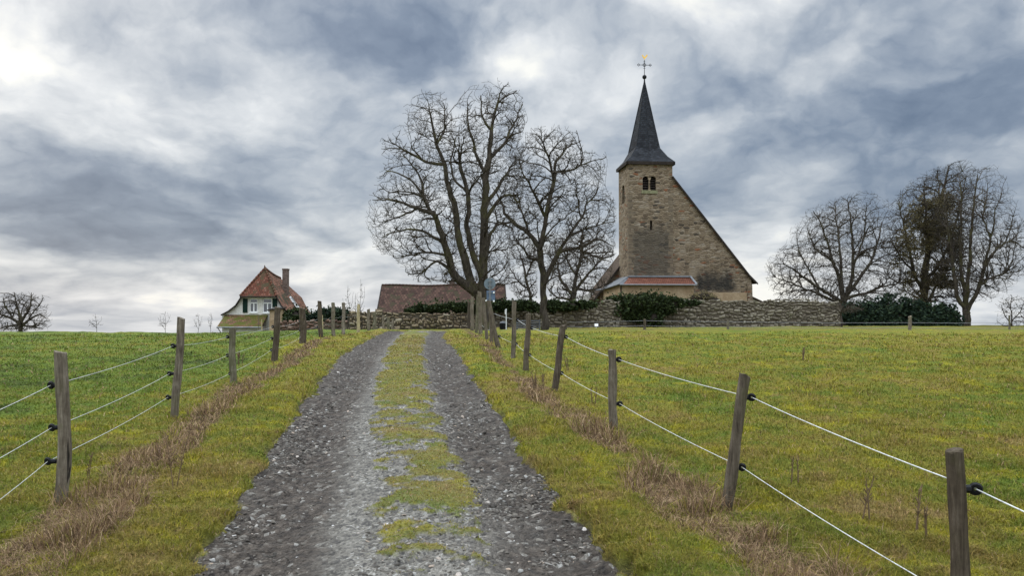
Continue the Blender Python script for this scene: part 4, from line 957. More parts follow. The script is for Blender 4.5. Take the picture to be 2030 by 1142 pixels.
# ------------------------------------------------------------------ fences
def fence_post(fence, base, top, wpx, D, bend=0.0, mat=None, sides=11, nseg=9):
    b = np.array(base, float); tp = np.array(top, float); r = wpx * D / F / 2
    ax = np.linspace(-.12, 1, nseg + 1); ptsl = []; rad = []
    side = np.array([1, 0, 0.0])
    for q in ax:
        p = b + (tp - b) * q + side * (bend * math.sin(math.pi * min(max(q, 0), 1)) + .12 * r * math.sin(7 * q + D))
        p[1] += .1 * r * math.cos(5 * q + D); ptsl.append(p); rad.append(r * (1.06 - .10 * q) * (1 + .05 * math.sin(11 * q + D * 3)))
    mb = MB(); mb.tube(ptsl, rad, sides, jit=.13)
    tilt = random.uniform(-.35, .35)
    for k in range(sides): v = mb.V[-sides + k]; mb.V[-sides + k] = (v[0], v[1], v[2] + (v[0] - ptsl[-1][0]) * tilt + random.uniform(-.25, .12) * r)
    ptsl2 = [ptsl[-1], ptsl[-1] + (tp - b) / np.linalg.norm(tp - b) * .012]
    o = obj('post', np.array(mb.V), mb.F, mat or M['post'], fence, local=False, smooth=False)
    return o, ptsl, r
def insulator(post, at, frm, s=1.0):
    """black ring insulator on a screw driven into the post"""
    at = np.array(at); frm = np.array(frm); d = at - frm; d /= np.linalg.norm(d) + 1e-9
    mb = MB(); mb.torus(at, (.3, 1, .15), .017 * s, .011 * s, 12, 6); mb.tube([frm, at - d * .022 * s], .008 * s, 6); mb.tube([at - d * .055 * s, at - d * .024 * s], [.014 * s, .018 * s], 8)
    M4 = Matrix.Translation(post.parent.location); V = np.array(mb.V) - np.array(post.parent.location)
    return obj('insulator', V, mb.F, M['black_plastic'], post)
def wire(fence, pts, r, sag=.02, mat=None):
    ps = []
    for a, b in zip(pts[:-1], pts[1:]):
        a = np.array(a); b = np.array(b); Ld = np.linalg.norm(b - a)
        for q in np.linspace(0, 1, 8)[:-1]: ps.append(a + (b - a) * q - np.array([0, 0, sag * Ld / 3 * 4 * q * (1 - q)]))
    ps.append(np.array(pts[-1])); mb = MB(); mb.tube(ps, r, 6); return obj('wire', np.array(mb.V), mb.F, mat or M['wire'], fence, local=False, smooth=True)
def build_fence(label, posts, wires, first=None, start=None, insul=True, r_wire=.0045, wmat=None):
    f = thing('electric_fence', label, 'fence', tuple(posts[0]['base']))
    objs = []
    for p in posts:
        o, pl, r = fence_post(f, p['base'], p['top'], p['w'], p['D'], p.get('bend', 0), p.get('mat')); objs.append((o, pl, r))
    for wv in wires:
        pts = list(wv['start'])
        for (k, px, py) in wv['at']:
            o, pl, r = objs[k]; at = P(px, py, posts[k]['D']); b = np.array(posts[k]['base']); tq = np.array(posts[k]['top'])
            q = (at[2] - b[2]) / (tq[2] - b[2]); onp = b + (tq - b) * q
            if posts[k]['D'] < 32: insulator(o, at, onp, 1.0 + .02 * posts[k]['D'])
            pts.append(at)
        pts += wv.get('end', [])
        wire(f, pts, wv.get('r', r_wire), wv.get('sag', .02), wv.get('mat', wmat))
    return f
def post_from(px, py, tx, ty, w, bend=0.0, D=None, mat=None):
    b = hit(px, py) if D is None else P(px, py, D)
    D = b[1]; tp = P(tx, ty, D); b[2] = float(surf(b[0], b[1])) - .01 if D < 34 else b[2]
    return dict(base=b, top=tp, w=w, D=D, bend=bend, mat=mat)
bends = [.035, 0, 0, -.01, 0, 0, 0, 0]
LP_posts = [post_from(*p, bend=bd) for p, bd in zip(LPOST, bends)]
LP_posts += [post_from(px, py, tx, ty, w, D=D, mat=m_) for px, py, tx, ty, w, D, m_ in [
    (710, 657, 711, 603, 6, 31.5, M['pale_post']), (731, 656, 730, 613, 6, 33, None), (743, 656, 742, 619, 7, 35, None), (760, 656, 760, 626, 4.5, 37, None), (770, 658, 770, 630, 6, 38.5, None), (778, 658, 779, 632, 5, 40, None)]]
Lw = [dict(start=[P(-130, 868, 4.4)], at=[(0, 101, 764), (1, 343, 686), (2, 451, 668), (3, 541, 648), (4, 594, 637), (5, 629, 634), (6, 656, 631), (7, 677, 629)], end=[P(711, 625, 31.5)]),
      dict(start=[P(-130, 978, 4.4)], at=[(0, 103, 848), (1, 336, 741), (2, 451, 705), (3, 539, 671), (4, 594, 655), (5, 629, 648)], end=[P(660, 641, LP_posts[6]['D'])]),
      dict(start=[P(-130, 1088, 4.4)], at=[(0, 95, 915), (1, 333, 788), (2, 456, 741), (3, 538, 694)], end=[P(597, 668, LP_posts[4]['D'])])]
build_fence('three-strand electric fence on weathered round posts along the left of the track', LP_posts, Lw, r_wire=.0027, wmat=M['wire_old'])
RN = dict(base=P(RPOST_NEAR[0], RPOST_NEAR[1], 3.45), top=P(RPOST_NEAR[2], RPOST_NEAR[3], 3.45), w=34, D=3.45); RN['base'][2] = float(surf(*RN['base'][:2])) - .03
RP_posts = [RN] + [post_from(*p) for p in RPOST]
Rw = [dict(start=[P(2250, 1110, 2.6)], at=[(0, 1934, 970), (1, 1490, 788), (2, 1227, 713), (3, 1122, 668), (4, 1054, 650), (5, 1026, 634)], end=[P(980, 622, RP_posts[6]['D']), P(968, 619, RP_posts[8]['D'])], r=.0033),
      dict(start=[P(2010, 1260, 3.4), P(1815, 1142, 4.05)], at=[(1, 1471, 927), (2, 1229, 801), (3, 1113, 740), (4, 1050, 704), (5, 1023, 682), (6, 990, 667)], end=[P(972, 655, RP_posts[8]['D']), P(955, 645, RP_posts[9]['D'])], r=.0029)]
build_fence('two-strand white electric fence on leaning posts along the right of the track', RP_posts, Rw)
# thin fence between meadow and churchyard
fp = [post_from(px, py, tx, ty, w, D=D, mat=m_) for px, py, tx, ty, w, D, m_ in [(1122, 655, 1121, 636, 5, 60, None), (1278, 656, 1278, 632, 5, 61, None), (1443, 656, 1443, 636, 5, 63, None), (1804, 659, 1804, 627, 6.5, 60, M['grey_post'] if 'grey_post' in M else None), (2001, 660, 2001, 625, 3.5, 62, None), (2080, 661, 2080, 628, 4, 62, None)]]
f = build_fence('thin wire fence on short posts between the right meadow and the churchyard', fp, [dict(start=[], at=[(k, px, py) for k, px, py in ((0, 1123, 639), (1, 1280, 636), (2, 1445, 638), (3, 1806, 640), (4, 2002, 640), (5, 2082, 641))], r=.012, sag=.01, mat=M['thin_wire']), dict(start=[], at=[(k, px, py) for k, px, py in ((0, 1123, 648), (1, 1280, 646), (2, 1445, 648), (3, 1806, 650), (4, 2002, 651), (5, 2082, 652))], r=.010, sag=.01, mat=M['thin_wire'])])

# ------------------------------------------------------------------ small roadside things
def pole(mb, px, py0, py1, D, r, n=8): mb.tube([P(px, py0, D), P(px, py1, D)], r, n); return mb
D = 40.0; b = P(971, 662, D); b[2] = float(base_z(b[0], b[1])) - .1
sg = thing('road_sign', 'round road sign seen from its grey back above a small square plate', 'road sign', tuple(b))
mb = MB(); mb.tube([b, P(971.5, 549, D)], .032, 8); obj('pole', np.array(mb.V), mb.F, M['zinc'], sg, local=False)
c = P(971, 562.5, D) + (0, -.045, 0) ; mb = MB(); mb.tube([c + (0, -.006, 0), c + (0, .006, 0)], 11.5 * D / F, 28); obj('disc', np.array(mb.V) + (0, .085, 0), mb.F, M['sign_back'], sg, local=False)
a0 = P(964.5, 596, D); a1 = P(981.5, 576, D); mb = MB().box(a0[0], a1[0], D + .03, D + .045, a0[2], a1[2]); obj('plate', np.array(mb.V), mb.F, M['sign_blue'], sg, local=False)
for py in (558, 567, 580, 592):
    p = P(971.3, py, D); mb = MB().box(p[0] - .10, p[0] + .10, D - .035, D + .028, p[2] - .018, p[2] + .018); obj('bracket', np.array(mb.V), mb.F, M['zinc'], sg, local=False)
for px, py in ((964, 596), (979, 597), (979, 580)):
    p = P(px, py, D - .02); mb = MB(); mb.tube([p + (0, -.02, 0), p + (0, .03, 0)], .045, 10); obj('reflector', np.array(mb.V), mb.F, M['white_metal'], sg, local=False)
D = 55.0; b = P(998, 657, D); bin_ = thing('litter_bin', 'dark round litter bin with a pale lid beside the thin white pole', 'bin', tuple(b))
mb = MB(); mb.tube([b, b + (0, 0, .1), b + (0, 0, .55)], [.24, .26, .28], 14); obj('body', np.array(mb.V), mb.F, M['black_plastic'], bin_, local=False)
mb = MB(); mb.tube([b + (0, 0, .553), b + (0, 0, .59), b + (0, 0, .66), b + (0, 0, .69)], [.27, .26, .18, .05], 14); obj('lid', np.array(mb.V), mb.F, M['grey_rail'], bin_, local=False)
b = P(1003.5, 656, 54); mk = thing('marker_post', 'thin white marker pole standing next to the litter bin', 'pole', tuple(b))
mb = MB(); mb.tube([b - (0, 0, .2), P(1003.5, 612, 54)], .035, 8); obj('pole', np.array(mb.V), mb.F, M['white_metal'], mk, local=False)
p = P(1002.5, 618, 53.95); mb = MB().box(p[0] - .06, p[0] + .05, p[1] - .012, p[1] - .0, p[2] - .17, p[2] + .14); obj('tag_plate', np.array(mb.V), mb.F, M['white_metal'], mk, local=False)
b = P(978, 659, 44); lg = thing('log_barrier', 'pale horizontal log barrier between the leaning fence posts', 'log', tuple(b))
mb = MB(); mb.tube([P(976, 657.5, 44), P(1022, 654.5, 45)], .075, 9, jit=.1); obj('log', np.array(mb.V), mb.F, M['post'], lg, local=False)
for px in (982, 1014): 
    mb = MB(); mb.tube([P(px, 664, 44.6), P(px, 656, 44.6)], .09, 8); obj('support', np.array(mb.V), mb.F, M['post'], lg, local=False)
b = P(1050, 656, 57); gt = thing('metal_gate', 'grey metal field gate of horizontal bars left of the tree trunk', 'gate', tuple(b))
for py in (636.5, 641, 645.5, 650, 654.5):
    mb = MB(); mb.tube([P(1024, py, 57), P(1071, py, 57.4)], .045, 7); obj('bar', np.array(mb.V), mb.F, M['grey_rail'], gt, local=False)
for px in (1025, 1048, 1070):
    mb = MB(); mb.tube([P(px, 660, 57.1), P(px, 634, 57.1)], .055, 7); obj('upright', np.array(mb.V), mb.F, M['grey_rail'], gt, local=False)
b = P(1182, 645, 66); mb = MB(); q0, q1 = P(1179, 647, 66), P(1186, 642, 66); mb.hexa([(q0[0], 66, q0[2]), (q1[0], 66.02, q0[2]), (q1[0], 66.06, q0[2]), (q0[0], 66.05, q0[2]), (q0[0], 66.1, q1[2]), (q1[0], 66.12, q1[2] + .01), (q1[0], 66.16, q1[2] + .01), (q0[0], 66.15, q1[2])])
mb.box(q0[0] + .1, q0[0] + .14, 66.04, 66.08, q0[2] - .5, q0[2]); tag(mb.build('board', M['white_metal']), 'small white board on the grass at the foot of the churchyard wall', 'board')
# heap of old bricks at the wall's foot
heap = MB()
for k in range(46):
    px = random.gauss(1550, 9); p = P(px, 655, 72); p[2] = float(P(px, 653.5 - random.random() * 4 * max(0, 1 - abs(px - 1550) / 22), 72)[2]); s = random.uniform(.09, .17); a = random.random() * 3
    ca, sa = math.cos(a) * s, math.sin(a) * s
    heap.hexa([p + (-ca, -sa, -.07), p + (ca * .2, -s * .6, -.07), p + (ca, sa, -.07), p + (-ca * .2, s * .6, -.07), p + (-ca, -sa, .05), p + (ca * .2, -s * .6, .07), p + (ca, sa, .06), p + (-ca * .2, s * .6, .05)])
tag(heap.build('rubble_heap', material('broken_brick', flatcol((.33, .16, .10), .6, 2))), 'heap of broken pale red bricks on the grass before the wall', 'rubble')
# two pale stakes before the house
for k, (px, py, tx, ty, lab) in enumerate([(513, 654, 513, 626, 'grey leaning stake beside a pale stake in front of the lean-to'), (519, 655, 518.5, 634, 'pale yellow stake in front of the mossy lean-to roof')]):
    D = 60; b = P(px, py, D); mb = MB(); mb.tube([b, P(tx, ty, D)], .045 if k else .03, 7, jit=.1); tag(mb.build('stake', M['pale_post'] if k else M['post']), lab, 'stake', 'stakes before the house')
b = P(640, 660, 45); mb = MB(); mb.tube([b, P(638.5, 625, 45)], .042, 7); tag(mb.build('stake', M['pale_post']), 'pale new stake right beside a dark fence post by the bushes', 'stake')

# ------------------------------------------------------------------ leafy masses
def leaves(name, pts, size, mat, parent, seed=0, up=.3):
    r = np.random.default_rng(seed); n = len(pts)
    nrm = r.normal(0, 1, (n, 3)); nrm[:, 2] += up; nrm[:, 1] -= .3; nrm /= np.linalg.norm(nrm, axis=1)[:, None]
    a = np.cross(nrm, r.normal(0, 1, (n, 3))); a /= np.linalg.norm(a, axis=1)[:, None]; b = np.cross(nrm, a)
    s = (size * r.uniform(.6, 1.4, n))[:, None]
    V = np.stack([pts - a * s, pts - b * s * .55, pts + a * s * .9 + nrm * s * .15, pts + b * s * .6], 1).reshape(-1, 3)
    V = V - np.array(parent.location) if parent is not None else V
    return npmesh(name, V, np.arange(n * 4), np.full(n, 4), mat, parent, attrs=dict(rnd=np.repeat(r.random(n), 4)))
def bush(name, label, cat, lobes, D, mat, n, size, seed, depth=.6, group=None, gaps=.42):
    """lobes: (px, py, rx_px, ry_px, dD); leaves sit through a lumpy shell, thinner where the noise says so"""
    r = np.random.default_rng(seed); tot = sum(l[2] * l[3] for l in lobes); out_ = []
    c0 = P(lobes[0][0], lobes[0][1], D); zb = min(P(l[0], l[1] + l[3], D)[2] for l in lobes)
    root = thing(name, label, cat, (c0[0], c0[1], zb), 0, group); V = []; Fs = []
    core = MB()
    for (px, py, rx_, ry_, dD) in lobes:
        k = int(n * rx_ * ry_ / tot); c = P(px, py, D + dD); s = (D + dD) / F
        d = r.normal(0, 1, (k, 3)); d /= np.linalg.norm(d, axis=1)[:, None]
        rad = 1.06 * (1 - .45 * r.random(k) ** 1.6)
        lump = .58 + .80 * fbm(d[:, 0] * 2.3 + px, d[:, 2] * 2.3 + d[:, 1] * 1.7, seed, 3)
        q = c + d * (rad * lump)[:, None] * np.array([rx_ * s, min(rx_, ry_) * s * depth, ry_ * s])
        w_ = r.random(k) < .05; q[w_] += d[w_] * (r.random(w_.sum()) * .45)[:, None] + np.array([0, 0, .12]); out_.append(q[fbm(q[:, 0] * 1.3, q[:, 2] * 1.6 + q[:, 1], seed + 3, 3) > gaps - .12])
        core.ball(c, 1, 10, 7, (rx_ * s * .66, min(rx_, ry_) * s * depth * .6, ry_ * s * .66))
        st = MB()
    leaves('foliage', np.concatenate(out_), size, mat, root, seed)
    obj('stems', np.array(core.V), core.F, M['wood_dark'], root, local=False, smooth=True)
    return root
bush('ivy_mass', 'big dark ivy bush spilling over the churchyard wall below the tower', 'ivy', [(1270, 608, 66, 24, 0), (1225, 598, 22, 12, .2), (1325, 602, 36, 14, .3), (1268, 624, 40, 14, -.1), (1295, 630, 18, 18, -.2), (1285, 596, 40, 14, .3), (1370, 601, 22, 6, .6)], 74.5, M['ivy'], 15000, .13, 41)
bush('ivy_mass', 'dark ivy along the wall top right of the thick tree trunk', 'ivy', [(1118, 606, 40, 10, 0), (1155, 604, 26, 8, .4), (1092, 608, 14, 12, -.2)], 72, M['ivy'], 4500, .13, 42)
bush('ivy_mass', 'dark ivy along the wall top between sign and thick trunk', 'ivy', [(1032, 606, 36, 11, 0), (995, 606, 22, 11, -.3), (1058, 610, 14, 9, .1), (960, 608, 22, 12, -.5)], 70.5, M['ivy'], 5000, .13, 43)
bush('ivy_mass', 'dark green ivy hanging over the wall in front of the barn roof', 'ivy', [(910, 610, 38, 10, 0), (870, 612, 26, 9, -.2), (832, 614, 18, 10, -.3), (815, 619, 14, 8, -.5), (935, 612, 20, 10, .2)], 61.5, M['ivy'], 6500, .11, 44)
bush('evergreen_bush', 'rounded dark evergreen bush right beside the house', 'bush', [(588, 630, 24, 18, 0), (572, 640, 12, 12, -.5), (600, 624, 14, 8, .3)], 66, M['ivy'], 4500, .12, 45)
bush('evergreen_bush', 'wide dark evergreen bush between the house and the field wall', 'bush', [(655, 627, 36, 15, 0), (628, 634, 20, 12, .5), (680, 626, 16, 12, .2), (648, 620, 20, 8, .3)], 64, M['yew'], 6000, .12, 46)
bush('hedge', 'dense dark hedge at the right end of the churchyard wall', 'hedge', [(1715, 628, 46, 30, 0), (1770, 622, 44, 34, .3), (1820, 628, 36, 30, .5), (1868, 630, 36, 28, .2), (1690, 612, 26, 12, .2), (1745, 640, 60, 16, -.6), (1850, 640, 50, 16, -.5), (1888, 645, 16, 14, -.4)], 84, M['yew'], 22000, .17, 47)
bush('shrub', 'bare brownish shrub growing against the foot of the church gable', 'shrub', [(1395, 590, 24, 14, 0), (1415, 596, 18, 10, -.3), (1375, 592, 12, 10, -.2)], 86.5, M['ivy_brown'], 900, .10, 48, gaps=.62)

# ------------------------------------------------------------------ bare trees
def inpoly(x, y, poly):
    x = np.asarray(x); y = np.asarray(y); ins = np.zeros(x.shape, bool); n = len(poly)
    for i_ in range(n):
        (x1, y1), (x2, y2) = poly[i_], poly[(i_ + 1) % n]
        c = ((y1 > y) != (y2 > y)) & (x < (x2 - x1) * (y - y1) / (y2 - y1 + 1e-9) + x1); ins ^= c
    return ins
def tubes(name, paths, radii, sides, mat, parent):
    """paths (n,K,3), radii (n,K): all tubes of one tree as one mesh"""
    Pn = np.asarray(paths, np.float32); Rn = np.asarray(radii, np.float32); n, K, _ = Pn.shape
    tg = np.empty_like(Pn); tg[:, 1:-1] = Pn[:, 2:] - Pn[:, :-2]; tg[:, 0] = Pn[:, 1] - Pn[:, 0]; tg[:, -1] = Pn[:, -1] - Pn[:, -2]
    tg /= np.linalg.norm(tg, axis=2, keepdims=True) + 1e-9
    ref = np.array([.36, .86, .36], np.float32); a = np.cross(tg, ref); a /= np.linalg.norm(a, axis=2, keepdims=True) + 1e-9; b = np.cross(tg, a)
    th = np.arange(sides) * 2 * np.pi / sides
    V = Pn[:, :, None, :] + Rn[:, :, None, None] * (a[:, :, None, :] * np.cos(th)[None, None, :, None] + b[:, :, None, :] * np.sin(th)[None, None, :, None])
    base = (np.arange(n) * K * sides)[:, None, None] + (np.arange(K - 1) * sides)[None, :, None]
    k = np.arange(sides); k2 = (k + 1) % sides
    q = np.stack([base + k, base + k2, base + k2 + sides, base + k + sides], -1).reshape(-1, 4)
    return npmesh(name, V.reshape(-1, 3) - np.array(parent.location, np.float32), q, np.full(len(q), 4), mat, parent, smooth=True)
def catmull(pts, n):
    pts = np.asarray(pts, float); p = np.vstack([2 * pts[0] - pts[1], pts, 2 * pts[-1] - pts[-2]]); out_ = []; m = len(pts) - 1
    for q in np.linspace(0, m - 1e-6, n):
        i_ = int(q); f = q - i_; a, b, c, d = p[i_], p[i_ + 1], p[i_ + 2], p[i_ + 3]
        out_.append(.5 * (2 * b + (c - a) * f + (2 * a - 5 * b + 4 * c - d) * f * f + (3 * b - a - 3 * c + d) * f ** 3))
    return np.array(out_)
KP = 7
def tree(label, D, trunk, limbs, poly, seed, levels, depth=.55, twig=.013, mats=('bark', 'twig'), base_sink=.3, curl=.34, group=None, name='bare_tree', cat='tree', droop=0.0, ground=True, splay=.6, thin=.72, wig=.035):
    r = np.random.default_rng(seed); s = D / F
    bx, by = trunk[0][0], trunk[0][1]; b0 = P(bx, by, D); 
    root = thing(name, label, cat, (b0[0], b0[1], b0[2]), 0, group)
    xs_ = [p[0] for p in poly]; cxp = (min(xs_) + max(xs_)) / 2; hwp = (max(xs_) - min(xs_)) / 2
    ND, NR, NDir = [], [], []
    tp, trd = [], []
    def addline(pts3, rads, store=True):
        L_ = np.linalg.norm(np.diff(pts3, axis=0), axis=1).sum(); n = max(6, int(L_ / .35)); c = catmull(pts3, n); rr = np.interp(np.linspace(0, 1, n), np.linspace(0, 1, len(rads)), rads)
        ph_ = r.uniform(0, 6, 4); sl = np.linspace(0, L_, n); wob = np.stack([np.sin(sl * 1.9 + ph_[0]) + .6 * np.sin(sl * 4.3 + ph_[1]), np.sin(sl * 1.6 + ph_[2]), np.sin(sl * 2.3 + ph_[3])], 1) * wig; c[1:-1] += wob[1:-1] * np.minimum(1, np.minimum(sl, L_ - sl) / 1.2)[1:-1, None] + r.normal(0, .03, (n - 2, 3))
        d = np.gradient(c, axis=0); d /= np.linalg.norm(d, axis=1)[:, None] + 1e-9
        ND.append(c); NR.append(rr); NDir.append(d); tp.append(c); trd.append(rr)
    p3 = np.array([P(a, b, D) for a, b, _ in trunk]); p3[0, 2] -= base_sink
    addline(p3, [q[2] * s * thin for q in trunk])
    for li, lb_ in enumerate(limbs):
        nodes = np.vstack(ND); rads = np.concatenate(NR); p = P(lb_[0][0], lb_[0][1], D); dd = np.hypot(nodes[:, 0] - p[0], nodes[:, 2] - p[2]); k = int(dd.argmin()); dep = nodes[k, 1]
        sg_ = r.choice([-1, 1]) * r.uniform(.25, 1.0) * splay; pts3 = [nodes[k]]
        tot = sum(math.hypot(a[0] - b[0], a[1] - b[1]) for a, b in zip(lb_[:-1], lb_[1:])); run = 0
        for a, b in zip(lb_[:-1], lb_[1:]):
            run += math.hypot(a[0] - b[0], a[1] - b[1]); y = dep + sg_ * run * s * .55
            pts3.append(P(b[0], b[1], y))
        rd = [min(q[2] * s * thin, rads[k] * 1.0) for q in lb_]; addline(np.array(pts3), rd)
    # limbs and trunk
    m_ = max(len(c) for c in tp); K = 26
    pa = np.array([catmull(c, K) if len(c) > 3 else c for c in tp]); ra = np.array([np.interp(np.linspace(0, 1, K), np.linspace(0, 1, len(c)), rr) for c, rr in zip(tp, trd)])
    fl_ = np.ones_like(ra); fl_[0, :4] = [1.4, 1.2, 1.08, 1.02]; ra = ra * fl_ * (1 + .06 * r.normal(0, 1, ra.shape).clip(-1.5, 1.5))
    tubes('trunk', pa, ra, 10, M[mats[0]], root)
    allp, allr = [], []
    x0, x1 = min(xs_), max(xs_); y0, y1 = min(p[1] for p in poly), max(p[1] for p in poly)
    for lv, (n, r0, dmax) in enumerate(levels):
        px = r.uniform(x0, x1, n * 6); py = r.uniform(y0, y1, n * 6); ok = inpoly(px, py, poly)
        dens = fbm(px * .035 + seed, py * .035, seed + 50, 3); ok &= r.random(n * 6) < sstep(dens, .25, .6) + .25
        px, py = px[ok][:n], py[ok][:n]; hz = hwp * s * depth * np.sqrt(np.clip(1 - ((px - cxp) / (hwp * 1.05)) ** 2, .05, 1))
        y = D + r.uniform(-1, 1, len(px)) * hz
        dirs = np.stack([px - 1015, np.full(len(px), 0.0), py], 1)
        cp = np.array([P(a, b, D) for a, b in zip(px, py)]); tgt = cp.copy(); tgt[:, 1] = y
        nodes = np.vstack(ND).astype(np.float32); nd = np.vstack(NDir).astype(np.float32); nr = np.concatenate(NR).astype(np.float32)
        okn = nr > .0; newp, newr, newd = [], [], []
        for c0 in range(0, len(tgt), 128):
            tq = tgt[c0:c0 + 128].astype(np.float32); df = tq[:, None, :] - nodes[None]; dist = np.sqrt((df ** 2).sum(2)) + 1e-6
            cosv = (df * nd[None]).sum(2) / dist; cost = dist * (1.0 + .75 * (1 - cosv)) + np.where(df[:, :, 2] < 0, -df[:, :, 2] * (.5 - droop), 0)
            k = cost.argmin(1)
            for a_ in range(len(tq)):
                dd = float(dist[a_, k[a_]])
                if dd > dmax * 1.8 or dd < .10: continue
                p0 = nodes[k[a_]].astype(float); p1 = tq[a_].astype(float)
                if dd > dmax: p1 = p0 + (p1 - p0) * (dmax / dd); dd = dmax
                d0 = nd[k[a_]] * .55 + (p1 - p0) / dd * .75; d0 = d0 / np.linalg.norm(d0)
                tt = np.linspace(0, 1, KP)[:, None]; h1 = p0 + d0 * dd * .45; h2 = p1 - ((p1 - p0) / dd * .5 + np.array([0, 0, curl * r.uniform(-.2, 1.2)])) * dd * .40
                c = (1 - tt) ** 3 * p0 + 3 * (1 - tt) ** 2 * tt * h1 + 3 * (1 - tt) * tt * tt * h2 + tt ** 3 * p1
                c[1:] += r.normal(0, .012 * dd, (KP - 1, 3))
                rs = min(r0, nr[k[a_]] * .8); rr = np.linspace(rs, max(rs * .45, twig * .7), KP)
                allp.append(c); allr.append(rr); dv = np.gradient(c, axis=0); dv /= np.linalg.norm(dv, axis=1)[:, None] + 1e-9
                newp.append(c[2:]); newr.append(rr[2:]); newd.append(dv[2:])
        if newp: ND.append(np.vstack(newp)); NR.append(np.concatenate(newr)); NDir.append(np.vstack(newd))
    tubes('crown', np.array(allp), np.array(allr), 4, M[mats[1]], root)
    return root
LV = lambda k, t=1.0: [(int(110 * k), .060 * t, 4.5), (int(380 * k), .038 * t, 2.8), (int(1200 * k), .026 * t, 1.9), (int(3200 * k), .0195 * t, 1.35), (int(5200 * k), .0155 * t, 1.0)]
tree('tallest bare tree with several stout ivy-grown stems, left of the church', 52, [(957, 660, 19), (957, 600, 17), (958, 520, 12.5), (960, 430, 11), (962, 380, 10), (968, 320, 8), (975, 260, 5.5), (985, 205, 3), (995, 178, 1.2)],
 [[(945, 590, 13), (905, 548, 11), (888, 508, 9.5), (874, 460, 8), (862, 428, 7), (830, 412, 5), (792, 400, 3.5), (760, 395, 2), (738, 396, 1)],
  [(950, 575, 13), (925, 530, 11), (912, 480, 9.5), (905, 430, 8), (893, 380, 7), (882, 335, 6), (868, 290, 4.5), (856, 240, 2.6), (850, 208, 1.2)],
  [(955, 560, 11), (938, 505, 8), (926, 445, 7), (928, 395, 6), (915, 335, 5), (905, 322, 4.5)],
  [(882, 335, 5), (845, 320, 4), (812, 302, 3), (776, 282, 1.2)], [(868, 290, 3.5), (882, 250, 2.4), (880, 205, 1)], [(866, 440, 4.5), (845, 400, 4), (838, 370, 3), (818, 330, 2), (798, 305, 1)],
  [(962, 410, 6), (985, 372, 5), (1005, 342, 3), (1025, 320, 1.2)], [(960, 440, 6), (985, 402, 4.5), (1010, 385, 3), (1032, 405, 1.2)], [(968, 320, 5.5), (1000, 282, 4), (1020, 242, 2.5), (1036, 205, 1)],
  [(965, 345, 5), (940, 300, 3.8), (930, 245, 2.4), (926, 200, 1)], [(975, 260, 4), (955, 225, 2.4), (952, 188, 1)], [(960, 520, 6), (976, 462, 4.5), (995, 442, 3), (1012, 452, 1.2)],
  [(900, 540, 5), (872, 520, 3.6), (850, 530, 2.5), (826, 548, 1.2)], [(880, 480, 5), (845, 462, 3.5), (800, 455, 2.4), (760, 470, 1)], [(890, 510, 4), (850, 500, 3), (815, 505, 2), (785, 512, 1)], [(830, 412, 3), (795, 430, 2.2), (755, 440, 1)],
  [(928, 395, 4), (900, 350, 3), (895, 310, 2), (905, 270, 1)], [(860, 425, 3.5), (815, 360, 2.4), (780, 340, 1.6), (752, 350, .9)]],
 [(733, 400), (728, 440), (742, 492), (790, 522), (822, 560), (880, 562), (935, 580), (1012, 562), (1010, 480), (1036, 425), (1040, 330), (1030, 285), (1046, 240), (1032, 180), (995, 170), (955, 183), (925, 195), (905, 250), (890, 205), (850, 193), (815, 215), (800, 255), (760, 282), (765, 340), (745, 365)], 101, LV(1.25), .6)
tree('medium bare tree with a forked slender trunk between the tall tree and the tower', 57, [(1081, 660, 11), (1078, 600, 9.5), (1074, 530, 9), (1069, 485, 8.5)],
 [[(1070, 492, 7.5), (1045, 460, 6), (1015, 437, 5), (1000, 420, 4), (990, 392, 2.5), (975, 370, 1)], [(1069, 490, 8), (1083, 430, 6.5), (1095, 370, 5.5), (1101, 332, 4.5), (1112, 308, 3.2), (1128, 290, 2), (1152, 278, 1)], [(1096, 352, 4), (1088, 312, 3), (1076, 282, 1.8), (1062, 265, 1)],
  [(1084, 425, 5), (1060, 386, 3.5), (1040, 350, 2.2), (1030, 318, 1)], [(1077, 570, 8), (1095, 522, 6.5), (1112, 500, 5.5), (1150, 488, 4), (1190, 476, 2.5), (1216, 488, 1)], [(1112, 500, 5), (1132, 460, 4), (1155, 428, 3), (1166, 402, 2.2), (1202, 394, 1)], [(1155, 428, 2.6), (1145, 395, 1.8), (1140, 358, .9)],
  [(1100, 340, 3.5), (1140, 335, 2.5), (1170, 320, 1.6), (1196, 314, .9)], [(1015, 437, 3.2), (990, 440, 2), (980, 412, 1)], [(1130, 460, 3), (1170, 450, 2), (1215, 440, 1)], [(1150, 488, 3), (1180, 510, 2), (1212, 520, 1)], [(1045, 460, 3.5), (1035, 420, 2.4), (1020, 395, 1)], [(1074, 520, 5), (1050, 510, 3.2), (1028, 485, 2), (1012, 492, 1)]],
 [(985, 400), (1002, 350), (1020, 300), (1050, 262), (1090, 255), (1140, 268), (1150, 300), (1197, 308), (1202, 340), (1196, 370), (1221, 402), (1221, 505), (1180, 525), (1120, 545), (1020, 520), (1002, 470)], 102, LV(.95), .6)
